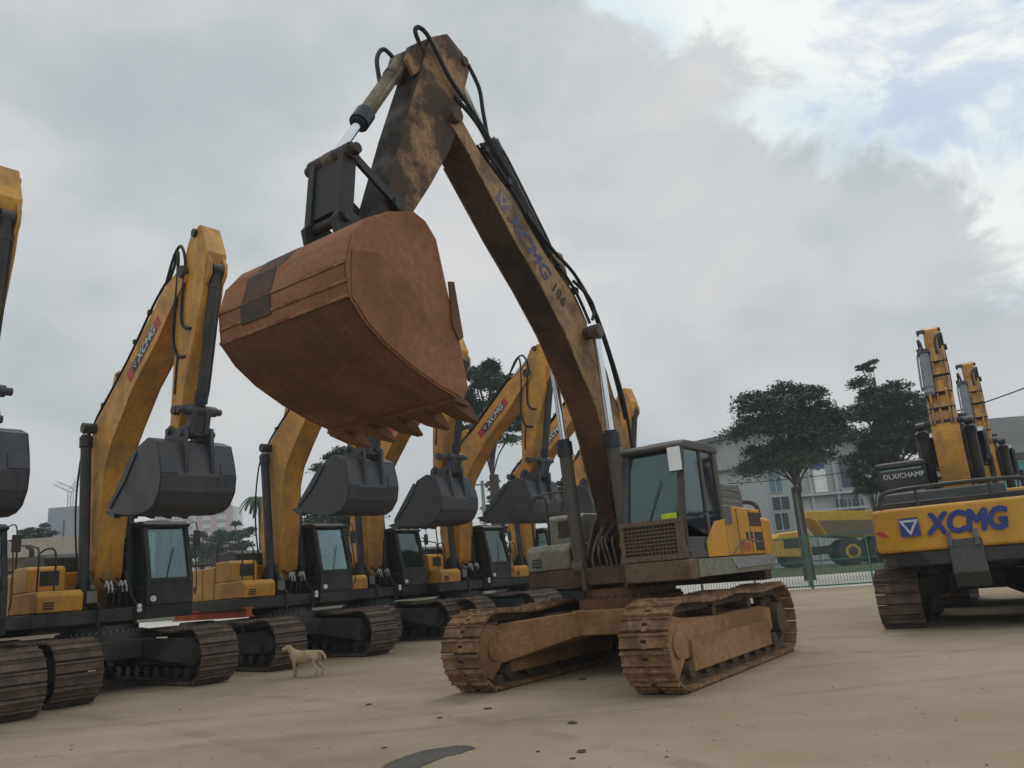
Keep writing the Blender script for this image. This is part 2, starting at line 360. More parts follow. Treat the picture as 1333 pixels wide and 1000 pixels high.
def bucket(root, c):
    B = c['bucket']; W = B['w']; y0, y1 = -W / 2, W / 2; pts = B['shell']; t = .045
    cx = sum(p[0] for p in pts) / len(pts); cz = sum(p[1] for p in pts) / len(pts)
    # wrapper: outer strip following the profile and an inner strip
    b = MB(); n = len(pts); inn = []
    for i, p in enumerate(pts):
        a = Vector(pts[max(i - 1, 0)]); d = Vector(pts[min(i + 1, n - 1)]); tt = (d - a).normalized(); nn = Vector((-tt.y, tt.x))
        if nn.dot(Vector((cx, cz)) - Vector(p)) < 0: nn = -nn
        inn.append((p[0] + nn.x * t, p[1] + nn.y * t))
    poly = pts + inn[::-1]; k = len(poly); vs = [(p[0], y, p[1]) for y in (y0, y1) for p in poly]; fs = []; ms = []
    for i in range(k):
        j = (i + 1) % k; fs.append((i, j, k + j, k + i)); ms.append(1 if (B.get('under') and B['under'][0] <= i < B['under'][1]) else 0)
    for i in range(n - 1):
        for o in (0, k): fs.append((o + i, o + i + 1, o + k - 2 - i, o + k - 1 - i)); ms.append(0)
    b.v = vs; b.f = [list(f) for f in fs]; b.m = ms
    o = b.build('bucket', B['mats'], root, bevel=.008, angle=B.get('angle', 24))
    side = pts + B['open']
    for y, z in ((y0 - .003, y0 + .04), (y1 - .04, y1 + .003)):
        s = MB(); s.prism(side, y, z); s.build('side_plate', B['side'], o, bevel=.008)
    # cutting lip
    lx, lz = pts[-1]; ax, az = pts[-2]; d = Vector((lx - ax, lz - az)).normalized(); nn = Vector((-d.y, d.x))
    def P(s_, h, base=(lx, lz)): return (base[0] + d.x * s_ + nn.x * h, base[1] + d.y * s_ + nn.y * h)
    s = MB(); s.prism([P(-.12, -.035), P(.10, -.02), P(.10, .02), P(-.12, .05)], y0 - .01, y1 + .01); s.build('lip', B['lip'], o, bevel=.006)
    if B.get('td'): d = Vector(B['td']).normalized(); nn = Vector((-d.y, d.x))
    tn = B['teeth']; tw = B.get('tw', .1)
    for i in range(tn):
        y = y0 + tw * .6 + (W - tw * 1.2) * i / (tn - 1)
        s = MB(); TL = B.get('tl', .34)
        prof0 = [P(-.10, -.09), P(TL * .40, -.075), P(TL, -.012), P(TL, .012), P(TL * .40, .07), P(-.10, .09)]
        vs = []; 
        for sgn in (-1, 1):
            for q, (u, v) in enumerate(prof0):
                ww = tw * (.5 if q in (0, 5) else .40 if q in (1, 4) else B.get('tip', .33)); vs.append((u, y + sgn * ww, v))
        s.add(vs, [(0, 1, 2, 3, 4, 5), (11, 10, 9, 8, 7, 6)] + [(i_, 6 + i_, 6 + (i_ + 1) % 6, (i_ + 1) % 6) for i_ in range(6)])
        s.build('tooth', B['tooth'], o, bevel=.006)
    # mounting ears
    for y in B['ears']:
        s = MB(); s.prism(B['ear'], y - .035, y + .035); s.build('ear', B['earm'], o, bevel=.006)
    for (px, pz) in (B['hinge'], B['link']):
        s = MB(); s.cyl((px, min(B['ears']) - .09, pz), (px, max(B['ears']) + .09, pz), .062, n=14); s.build('pin', B['earm'], o)
    for (i0, off, m, ya, yb, th) in B.get('strips', []):
        a = Vector(pts[i0]); e = Vector(pts[i0 + 1]); tt = (e - a).normalized(); q = Vector((-tt.y, tt.x))
        if q.dot(Vector((cx, cz)) - a) > 0: q = -q
        p0 = a.lerp(e, off[0]); p1 = a.lerp(e, off[1])
        s = MB(); s.prism([tuple(p0), tuple(p1), tuple(p1 + q * th), tuple(p0 + q * th)], ya, yb); s.build('wear_patch_strip', m, o, bevel=.005)
    if B.get('cutter'):
        for y in (y0 - .03, y1 + .005):
            s = MB(); s.prism(B['cutter'], y, y + .025); s.build('side_cutter', B['tooth'], o, bevel=.004)
    if B.get('side_wear'):
        for y in (y0 - .018, y1 + .0035):
            s = MB(); s.prism(B['side_wear'], y, y + .0145); s.build('side_wear_plate', B['side'], o, bevel=.006)
    for (x, z, r) in B.get('bosses', []):
        for y in (y0 - .018, y1 + .002):
            s = MB(); s.cyl((x, y, z), (x, y + .014 if y < 0 else y + .005, z), r, n=20); s.build('wear_button', B['side'], o, bevel=.004)
    return o

def excavator(name, label, group, loc, heading, c):
    root = empty(name, loc, heading); tag(root, label, 'excavator', group)
    p = c['pal']; g, sw, h, a = c['gauge'], c['shoe_w'], 1.12, c['half']; r = h / 2 - .05; zc = h / 2
    # ---- running gear
    for s in (-1, 1):
        yc = s * g / 2
        path, pitch = stadium(a, r, zc, .20)
        tr = ring(a, r - .14, r - .012, zc, yc - .14, yc + .14).build('track', p['chain'], root)
        sm = shoe_mesh(sw, pitch, c['notch'], p['shoe'])
        for (x, z, t) in path:
            o = link('shoe', sm, tr); o.location = (x, yc, z); o.rotation_euler = (random.uniform(-.012, .012), -t + random.uniform(-.018, .018), 0)
        fr = MB(); rr = .40
        prof = [(-1.5, .36), (a - .2, .36)] + ([(a + rr * math.sin(q), zc - .02 - rr * math.cos(q)) for q in [rad(d) for d in range(10, 180, 17)]] if c['notch'] else [(a + .1, .44), (a + .1, .74)]) + [(a - .3, .86), (.6, .80), (-1.2, .80), (-1.7, .74), (-1.7, .42)]
        fr.prism(prof, yc - .2, yc + .2)
        f = fr.build('track_frame', p['frame'], root, bevel=.02)
        q = MB(); q.cyl((a, yc - .13, zc), (a, yc + .13, zc), r - .15, n=24); q.cyl((a, yc - .235, zc), (a, yc + .235, zc), .16, n=16); q.build('idler', p['frame'], f, bevel=.012)
        q = MB(); n = 21; R0, R1 = r - .17, r - .07
        poly = []
        for i in range(n):
            t0 = 2 * math.pi * i / n
            for dt, R in ((0, R0), (.07, R1), (.18, R1), (.25, R0)): poly.append((-a + R * math.cos(t0 + dt), zc + R * math.sin(t0 + dt)))
        q.prism(poly, yc - .05, yc + .05); q.cyl((-a, yc - .26, zc), (-a, yc + .26, zc), .24, n=20); q.build('sprocket', p['under'], f)
        for i in range(8):
            x = -a + .35 + i * (2 * a - .7) / 7
            q = MB(); q.cyl((x, yc - .22, .235), (x, yc + .22, .235), .115, n=14); q.build('roller', p['under'], f)
        for x in (-.75, .7):
            q = MB(); q.cyl((x, yc - .2, .885), (x, yc + .2, .885), .075, n=12); q.box(x - .05, x + .05, yc - .03, yc + .03, .78, .88); q.build('carrier_roller', p['under'], f)
        for s2 in ((s, -s) if c['notch'] else (s,)):
            sy = yc + s2 * .2; q = MB()
            q.box(-1.4 if c['notch'] else -1.25, a - .35, min(sy, sy + s2 * .05), max(sy, sy + s2 * .05), .20 if c['notch'] else .36, .58); q.build('track_guard', p['frame'], f, bevel=.01)
    b = MB(); gi = g / 2 - .19
    plan = [(.45, -.6), (.45, .6), (-.45, .6), (-.45, -.6)]
    b.prism([(-.8, .60), (.8, .60), (.84, .97), (-.84, .97)], -.62, .62)
    for sx in (-1, 1):
        for sy in (-1, 1):
            x0, x1 = (.2, .85), (a * .52, a * .9 + .1)
            vs = [(sx * x0[0], sy * .5, .58), (sx * x0[1], sy * .5, .60), (sx * x1[1], sy * gi, .34), (sx * x1[0], sy * gi, .36),
                  (sx * x0[0], sy * .5, .97), (sx * x0[1], sy * .5, .95), (sx * x1[1], sy * gi, .90), (sx * x1[0], sy * gi, .90)]
            b.add(vs, [(0, 1, 2, 3), (7, 6, 5, 4), (0, 4, 5, 1), (1, 5, 6, 2), (2, 6, 7, 3), (3, 7, 4, 0)])
    b.build('undercarriage', p['car'], root, bevel=.025)
    b = MB(); b.cyl((0, 0, .96), (0, 0, 1.12), .82, n=40); b.cyl((0, 0, 1.12), (0, 0, 1.26), .72, n=40)
    sr = b.build('slew_ring', p['ring'], root)
    b = MB()
    for i in range(40):
        t = 2 * math.pi * i / 40; b.cyl((.775 * math.cos(t), .775 * math.sin(t), 1.12), (.775 * math.cos(t), .775 * math.sin(t), 1.165), .022, n=6)
    tag(b.build('bolts', p['bolt'], sr), kind='stuff')
    U = []                                  # parts that turn with the house
    # ---- house
    b = MB(); b.prism([(.62, -1.5), (.74, -.4), (.74, .45), (.90, .5), (.90, 1.5), (-2.5, 1.5), (-2.75, 1.2), (-2.75, -1.2), (-2.5, -1.5)], 1.33, 1.59, 'z')
    b.prism([(.55, -.45), (.55, .45), (-2.3, .5), (-2.3, -.5)], 1.2, 1.335, 'z')
    U.append(b.build('platform', p['deck'], root, bevel=.02))
    b = MB()
    cw = [(-2.45, -1.47), (-2.9, -1.43), (-3.12, -1.2), (-3.22, -.6), (-3.25, 0), (-3.22, .6), (-3.12, 1.2), (-2.9, 1.43), (-2.45, 1.47)]
    b.prism(cw, 1.42, 2.22, 'z'); o = b.build('counterweight', p['body'], root, bevel=.07); U.append(o)
    b = MB(); b.prism([(x * .985, y * .93) for x, y in cw], 1.16, 1.418, 'z'); b.build('counterweight_base', p['deck'], o, bevel=.03)
    b = MB(); b.prism([(-2.44, 1.595), (-2.44, 2.36), (-.7, 2.40), (-.7, 1.595)], -1.45, 1.42)
    o = b.build('engine_hood', p['body'], root, bevel=.03); U.append(o)
    for (x0, x1, z0, z1) in ((-2.4, -1.86, 2.07, 2.30), (-2.4, -2.0, 1.66, 1.97), (-1.72, -1.60, 1.86, 1.97), (-1.92, -1.81, 1.86, 1.97)):
        for sy in (1.421, -1.451):
            q = MB(); q.box(x0, x1, sy - .006 if sy < 0 else sy, sy if sy < 0 else sy + .006, z0, z1); v = q.build('vent', p['vent'], o)
    for i in range(3):
        x = -2.38 + i * .56
        for sy in (1.43, -1.458):
            q = MB(); q.box(x + .55, x + .556, sy - .004, sy + .004, 1.62, 2.34); q.build('panel_seam', BLK, o)
    b = MB(); b.prism([(-2.05, 2.37), (-2.0, 2.72), (-1.85, 2.78), (-.95, 2.80), (-.78, 2.72), (-.74, 2.37)], -.85, 1.3)
    o = b.build('upper_hood', p['hood'], root, bevel=.04); U.append(o)
    for i in range(3):
        q = MB(); z = 2.46 + i * .1; q.box(-1.85, -.95, 1.301, 1.312, z, z + .05); q.build('louvre', GREY, o)
    # exhaust
    b = MB(); b.tube([(-1.9, -.7, 2.3), (-1.9, -.7, 2.85), (-2.0, -.7, 3.02), (-2.15, -.7, 3.05)], .055, 10); U.append(b.build('exhaust_pipe', BLK, root))
    # right-hand boxes
    b = MB(); b.prism([(.68, 1.595), (.70, 1.9), (.60, 2.0), (-.69, 2.0), (-.69, 1.595)], -1.46, -.62); o = b.build('tool_box', p['box'], root, bevel=.035); U.append(o)
    q = MB()
    for i in range(3): q.box(.695, .705, -1.34, -1.16, 1.66 + i * .05, 1.69 + i * .05)
    q.build('vent', BLK, o)
    b = MB(); b.prism([(.05, 2.003), (.05, 2.44), (-.05, 2.5), (-.69, 2.5), (-.69, 2.003)], -1.43, -.72); o = b.build('fuel_tank', p['box'], root, bevel=.035); U.append(o)
    q = MB(); q.box(.052, .058, -1.2, -.85, 2.12, 2.4); q.build('panel', p['vent'], o)
    b = MB(); zt = 2.02
    b.tube([(.5, -1.4, 1.9), (.5, -1.4, 2.7), (.3, -1.4, 2.85), (-.5, -1.4, 2.95), (-.65, -1.4, 2.9), (-.66, -1.4, 2.45)], .018, 7)
    b.tube([(.5, -1.1, 2.0), (.5, -1.1, 2.7), (.5, -1.25, 2.8), (.5, -1.4, 2.7)], .018, 7)
    U.append(b.build('handrail', p['rail'], root))
    b = MB()
    b.tube([(-2.9, 1.25, 2.2), (-2.9, 1.2, 2.48), (-2.9, .9, 2.56), (-2.9, 0, 2.58), (-2.9, -.9, 2.56), (-2.9, -1.2, 2.48), (-2.9, -1.25, 2.2)], .040, 8)
    for y in (-.6, .6): b.cyl((-2.9, y, 2.2), (-2.9, y, 2.58), .024, n=8)
    U.append(b.build('guard_rail', BLK, root))
    # boom foot brackets
    for y in (-.36, .36):
        q = MB(); q.prism([(-.5, 1.25), (.78, 1.25), (.80, 1.65), (.62, 1.78), (.3, 2.3), (.1, 2.42), (-.15, 2.35), (-.5, 1.8)], y - .03, y + .03); U.append(q.build('boom_bracket', p['arm_dark'], root, bevel=.01))
    # ---- cab
    xf, xt, xr, z0, z1, ya, yb = .95, .70, -.62, 1.6, 3.22, .5, 1.48
    def fx(z): return xf if z < 2.12 else xf + (xt - xf) * (z - 2.12) / (z1 - 2.12)
    b = MB(); pw = .09
    for y in (ya, yb - pw):
        b.prism([(xf, z0), (xf, 2.12), (xt, z1), (xt - .10, z1), (xf - .10, 2.12), (xf - .10, z0)], y, y + pw)
        b.prism([(xr, z0), (xr, z1), (xr + .16, z1), (xr + .10, z0)], y, y + pw)
    b.prism([(.10, z0), (.06, z1), (-.02, z1), (.0, z0)], yb - .07, yb - .002)
    b.box(xr, xf - .002, ya, yb, z0 - .005, z0 + .12)
    b.box(xr + .01, xr + .05, ya + .05, yb - .05, z0 + .1, 2.25)
    b.box(xr + .04, xf - .06, ya + .01, ya + .05, z0 + .1, 2.0)
    b.box(xr + .1, .02, yb - .05, yb - .012, z0 + .1, 2.05)
    b.box(.05, xf - .06, yb - .05, yb - .012, z0 + .1, 1.9)
    b.box(xf - .06, xf - .012, ya + .05, yb - .05, z0 + .1, 2.06)
    b.box(xf - .085, xf - .004, ya + .05, yb - .05, 2.03, 2.12)
    cab = b.build('cab', p['cab'], root, bevel=.015); U.append(cab)
    b = MB(); b.prism([(xt + .05, z1 - .03), (xt + .07, z1 + .03), (xt - .1, z1 + .10), (-.3, z1 + .12), (xr - .02, z1 + .07), (xr - .03, z1 - .03)], ya - .02, yb + .02); b.build('roof', p['cab'], cab, bevel=.035)
    b = MB(); b.box(-.1, .35, ya + .25, yb - .25, z1 + .10, z1 + .15); b.build('roof_hatch', p['cab'], cab, bevel=.02)
    b = MB(); b.prism([(xf - .05, 2.13), (xt - .05, z1 - .04), (xt - .062, z1 - .04), (xf - .062, 2.13)], ya + pw, yb - pw); b.build('windshield', p['glass'], cab)
    b = MB(); b.prism([(xf - .13, 2.08), (xt - .12, z1 - .04), (.075, z1 - .04), (.10, 1.92)], yb - .04, yb - .03); b.build('door_window', p.get('side_glass', p['glass']), cab)
    b = MB(); b.box(xr + .15, -.02, yb - .04, yb - .03, 2.06, z1 - .04); b.build('side_window', p.get('side_glass', p['glass']), cab)
    b = MB(); b.prism([(xf - .13, 2.01), (xt - .12, z1 - .04), (xr + .16, z1 - .04), (xr + .16, 2.01)], ya + .03, ya + .04); b.build('side_window', p.get('side_glass', p['glass']), cab)
    b = MB(); b.box(xr + .02, xr + .03, ya + pw, yb - pw, 2.26, z1 - .05); b.build('rear_window', p.get('side_glass', p['glass']), cab)
    b = MB(); b.box(-.35, .12, ya + .25, yb - .3, 1.9, 2.15); b.prism([(-.38, 2.1), (-.28, 2.1), (-.36, 2.85), (-.46, 2.85)], ya + .25, yb - .3); b.box(-.46, -.36, ya + .34, yb - .39, 2.86, 3.05); b.build('seat', SEATM, cab, bevel=.03)
    b = MB(); b.tube([(xf + .02, yb + .02, 1.75), (xf + .06, yb + .04, 2.0), (xf - .08, yb + .05, 2.9), (xf - .18, yb + .01, 3.0)], .014, 6); b.build('grab_rail', p['rail'], cab)
    b = MB(); b.tube([(.2, yb, 1.95), (.2, yb + .04, 1.98), (.2, yb + .04, 2.2), (.2, yb, 2.23)], .012, 6); b.build('door_handle', GREY, cab)
    b = MB(); b.bar((xf - .04, ya + .42, 2.14), (xf - .16, ya + .62, 2.75), .014, .012); b.build('wiper', BLK, cab)
    if c.get('mirror'):
        my, mz = yb - .02, 3.02
        q = MB(); q.tube([(xt, my - .05, 3.1), (xt + .2, my, 3.18), (xt + .25, my, 3.05)], .013, 6); mo = q.build('mirror_arm', BLK, cab)
        q = MB(); q.box(xt + .21, xt + .25, my - .11, my + .11, mz - .2, mz + .17); q.build('mirror_housing', BLK, mo, bevel=.015)
        q = MB(); q.box(xt + .251, xt + .262, my - .10, my + .10, mz - .185, mz + .155); q.build('mirror_shell', mat('clean_white', (.86, .87, .88), .35, bump=0, var=.01), mo, bevel=.004)
    if c.get('guard'):
        b = MB(); y_a, y_b = ya - .03, yb + .02; X0, X1 = xf + .01, xf + .07
        b.box(X0, X1, y_a, y_b, 1.60, 1.68); b.box(X0, X1, y_a, y_b, 2.10, 2.17); b.box(X0, X1, y_a, y_a + .07, 1.68, 2.10); b.box(X0, X1, y_b - .14, y_b, 1.68, 2.10)
        gd = b.build('front_guard', p['guard'], cab, bevel=.008)
        for i in range(1, 14):
            y = y_a + .07 + (y_b - .14 - y_a - .07) * i / 14
            q = MB(); q.box(X0 + .018, X0 + .034, y - .009, y + .009, 1.68, 2.10); q.build('guard_bar', p['guard'], gd)
        for i in range(1, 8):
            z = 1.68 + .42 * i / 8
            q = MB(); q.box(X0 + .034, X0 + .048, y_a + .07, y_b - .14, z - .009, z + .009); q.build('guard_bar', p['guard'], gd)
        q = MB(); q.prism([(xf + .06, 1.31), (xf + .07, 1.595), (.70, 1.595), (.70, 1.31)], ya - .02, yb + .04); U.append(q.build('cab_base', p['guard'], root, bevel=.03))
        q = MB(); q.prism([(.28, 1.60), (.28, 1.82), (-.12, 2.12), (-.52, 2.16), (-.52, 1.60)], yb + .001, yb + .03); U.append(q.build('side_panel', p['body'], root, bevel=.008))
        q = MB(); q.box(-1.02, -.70, 1.425, 1.445, 2.10, 2.38); U.append(q.build('grey_panel', GREY, root, bevel=.005))
        q = MB(); q.box(-1.75, -1.36, 1.4225, 1.428, 1.66, 1.80); q.build('decal', REDF, [o for o in U if o.name.startswith('engine_hood')][0])
        q = MB(); q.tube([(-.95, 1.425, 1.63), (-1.3, 1.425, 1.80), (-1.7, 1.425, 1.85), (-2.1, 1.425, 1.80), (-2.42, 1.425, 1.82)], .014, 6); q.build('stripe', GREY, [o for o in U if o.name.startswith('engine_hood')][0])
        q = MB(); q.prism([(-.55, 1.565), (-.75, 1.40), (-2.45, 1.42), (-2.6, 1.565)], 1.51, 1.525); U.append(q.build('side_step', mat('bare_steel_step', (.30, .30, .31), .5, .3, bump=.05)if True else GREY, root, bevel=.004))
        q = MB(); q.box(-2.5, .695, 1.5015, 1.512, 1.335, 1.585); U.append(q.build('side_skirt', SAGE, root))
        q = MB(); q.box(xf - .052, xf - .046, ya + .62, ya + .86, 2.16, 2.25); q.build('notice', LIME, cab)
    else:
        q = MB(); q.prism([(xf - .05, 1.33), (xf - .02, 1.595), (-.3, 1.595), (-.3, 1.33)], ya, yb); U.append(q.build('cab_base', p['deck'], root, bevel=.03))
        q = MB(); q.cyl((xf + .0, ya + .12, 1.72), (xf + .03, ya + .12, 1.72), .06, n=12); q.build('lamp', LAMP, cab)
        for z in (1.42, 1.5):
            q = MB(); q.cyl((xf + .0, ya - .16, z + .1), (xf + .04, ya - .16, z + .1), .045, n=12); q.build('lamp', LAMP, cab)
        q = MB(); q.tube([(xt + .02, yb - .1, 3.2), (xt + .18, yb + .06, 3.28), (xt + .2, yb + .1, 3.1)], .012, 6); mo = q.build('mirror_arm', BLK, cab)
        q = MB(); q.box(xt + .17, xt + .21, yb + .02, yb + .18, 2.78, 3.1); q.build('mirror', BLK, mo, bevel=.02)
        q = MB(); q.box(.708, .73, -.58, -.38, 1.72, 1.95); q.cyl((.70, -.48, 2.02), (.76, -.48, 2.02), .05, n=12); U.append(q.build('work_lamp', GREY, root, bevel=.01))
    # valve hoses between brackets
    b = MB()
    for i in range(5):
        y = -.2 + i * .1 + random.uniform(-.03, .03); dx = random.uniform(-.06, .06); k = random.uniform(.85, 1.)
        b.tube([(.58 + dx, y, 1.35), (.72 + dx, y * 1.1, 1.7), (.66 - dx, y * .9 + dx, 2.0), (c['hose_at'][0], y * .8, c['hose_at'][1] * k)], .02, 7)
    U.append(b.build('valve_hoses', p['valve'], root))
    b = MB(); b.box(.2, .55, -.32, .32, 1.26, 1.62); U.append(b.build('valve_block', p['arm_dark'], root, bevel=.02))
    if not c['notch']:
        for y in (-.2, -.12, .08, .16):
            q = MB(); q.tube([(.62, y, 2.02), (.67, y + .01, 2.12), (.68, y + .04, 2.0), (.67, y + .05, 1.9)], .018, 6); U.append(q.build('hose_fitting', SILVER, root))
    # ---- boom
    A = []
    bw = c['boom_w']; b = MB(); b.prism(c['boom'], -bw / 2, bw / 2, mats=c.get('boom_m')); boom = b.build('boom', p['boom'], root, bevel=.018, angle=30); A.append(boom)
    for (x, z, rr, wd) in c['boom_pins']:
        q = MB(); q.cyl((x, -wd, z), (x, wd, z), rr, n=16); q.build('pin', p['arm_dark'], boom, bevel=.008)
    # edge flanges of the box section
    for y in (-bw / 2 - .012, bw / 2 - .012):
        q = MB(); L = c['boom_flange']
        for i in range(len(L) - 1): q.bar((L[i][0], y + .012, L[i][1]), (L[i + 1][0], y + .012, L[i + 1][1]), .03, .018, (0, 1, 0))
        q.build('flange', p['boom'][0] if isinstance(p['boom'], (list, tuple)) else p['boom'], boom)
    for y in c['lines_y']:
        q = MB(); q.tube([(x, y, z) for x, z in c['lines']], .026, 7, 4); q.build('hydraulic_line', p['line'], boom)
    for (x, z) in c['clamps']:
        q = MB(); ys = c['lines_y']; q.box(x - .05, x + .05, min(ys) - .05, max(ys) + .05, z - .05, z + .045); q.build('line_clamp', p['line'], boom, bevel=.01)
    # boom cylinders
    for y in (-c['bc_y'], c['bc_y']):
        A.append(cylinder(root, 'boom_cylinder', c['bc'][0], c['bc'][1], c['bc'][2], .105, p['cyl'], y=y, lugs=False))
    A.append(cylinder(root, 'stick_cylinder', c['sc'][0], c['sc'][1], c['sc'][2], .115, p['cyl2'], y=c.get('sc_y', 0)))
    for y in (-.17, .17):
        q = MB(); x, z = c['sc'][0]; q.prism(c['sc_lug'], y - .025, y + .025); q.build('cylinder_lug', p['boom'][0] if isinstance(p['boom'], (list, tuple)) else p['boom'], boom)
    # ---- stick
    kw = c['stick_w']; b = MB(); b.prism(c['stick'], -kw / 2, kw / 2, mats=c.get('stick_m')); st = b.build('stick', p['stick'], root, bevel=.02, angle=30); A.append(st)
    for (x, z, rr, wd) in c['stick_pins']:
        q = MB(); q.cyl((x, -wd, z), (x, wd, z), rr, n=16); q.build('pin', p['arm_dark'], st, bevel=.008)
    for y in (-.15, .15):
        for poly in c['stick_lugs']:
            q = MB(); q.prism(poly, y - .03, y + .03); q.build('cylinder_lug', p['stick'][0] if isinstance(p['stick'], (list, tuple)) else p['stick'], st)
    A.append(cylinder(root, 'bucket_cylinder', c['kc'][0], c['kc'][1], c['kc'][2], .10, p['cyl3'], y=0))
    for y in (-kw / 2 - .06, kw / 2 + .06):
        q = MB(); P0, P1 = c['guide']; q.bar((P0[0], y, P0[1]), (P1[0], y, P1[1]), .11, .05, (0, 1, 0)); q.cyl((P0[0], y - .05, P0[1]), (P0[0], y + .05, P0[1]), .095, n=14); q.cyl((P1[0], y - .05, P1[1]), (P1[0], y + .05, P1[1]), .09, n=14)
        A.append(q.build('guide_link', p['link'], root, bevel=.008))
    q = MB(); P0, P1 = c['kc'][1], c['bucket']['link']
    ly_ = c['link_y']
    for y in (-ly_, ly_): q.bar((P0[0], y, P0[1]), (P1[0], y, P1[1]), .20, .10, (0, 1, 0))
    A0, A1 = Vector((P0[0], 0, P0[1])), Vector((P1[0], 0, P1[1])); q.bar(A0.lerp(A1, .10), A0.lerp(A1, .90), .13, ly_ * 2, (0, 1, 0))
    q.cyl((P0[0], -ly_ - .1, P0[1]), (P0[0], ly_ + .1, P0[1]), .10, n=16); q.cyl((P0[0], -.42, P0[1]), (P0[0], .42, P0[1]), .065, n=12)
    A.append(q.build('bucket_link', p['link'], root, bevel=.01))
    bk = bucket(root, c); A.append(bk)
    # hoses
    for hp in c['hoses']:
        q = MB(); q.tube(hp[1:], hp[0], 8, 6); A.append(q.build('hose', p['hose'], root))
    if c.get('upper'):
        for o in U + A: o.rotation_euler.z = c['upper']
    c['A'] = A; c['U'] = U
    return root

# ---- main machine: old, muddy, rusty bucket held high
pal_main = dict(shoe=SHOEM, chain=MUDD, frame=MUD, under=MUDD, car=MUD, ring=REDM, bolt=MUDD, deck=mat('brown_deck', (.105, .062, .04), .85, dirt=(.05, .036, .028), amt=.7, scale=1.5, bump=.2), body=YELB, hood=GREY, vent=mat('brown_vent', (.07, .05, .04), .8), box=SAGE,
                rail=BLK, cab=mat('grey_cab_paint', (.075, .075, .075), .6, dirt=(.13, .10, .075), amt=.5, scale=1.6, bump=.08), glass=GLM, guard=GUARD, side_glass=glass('dark_side_glass', (.35, .42, .46), .5, .72, (.018, .024, .034)), arm_dark=MUDD, valve=HOSEM, boom=[YOLD, BELLY, mat('greasy_boom_belly', (.078, .049, .034), .75, dirt=(.026, .021, .019), amt=.8, scale=1.1, bump=.15)], line=HOSE,  # third boom colour paints the deeper shade of the upper belly
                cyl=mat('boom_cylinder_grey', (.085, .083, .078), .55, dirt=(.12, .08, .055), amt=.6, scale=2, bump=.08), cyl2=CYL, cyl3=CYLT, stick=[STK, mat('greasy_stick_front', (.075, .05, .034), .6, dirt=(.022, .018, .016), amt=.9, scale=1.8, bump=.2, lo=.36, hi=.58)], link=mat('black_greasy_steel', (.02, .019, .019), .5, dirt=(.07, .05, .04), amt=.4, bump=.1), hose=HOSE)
PATCH = mat('dark_bucket_patch', (.06, .045, .042), .75, dirt=(.15, .07, .042), amt=.75, scale=2.6, bump=.2)  # dark patch tone for thin strips laid across the bucket back
boom_main = [(-.04, 1.95), (.22, 1.95), (.34, 2.2), (.46, 2.7), (.70, 3.55), (.88, 4.0), (1.28, 4.6), (1.66, 5.15), (2.22, 5.75), (2.84, 6.33), (3.66, 7.2), (4.02, 7.5), (4.06, 7.7), (3.92, 7.84),
             (3.40, 7.34), (2.77, 6.98), (1.93, 6.25), (1.21, 5.77), (.82, 5.28), (.39, 4.68), (.0, 3.6), (-.2, 2.7), (-.26, 2.2)]
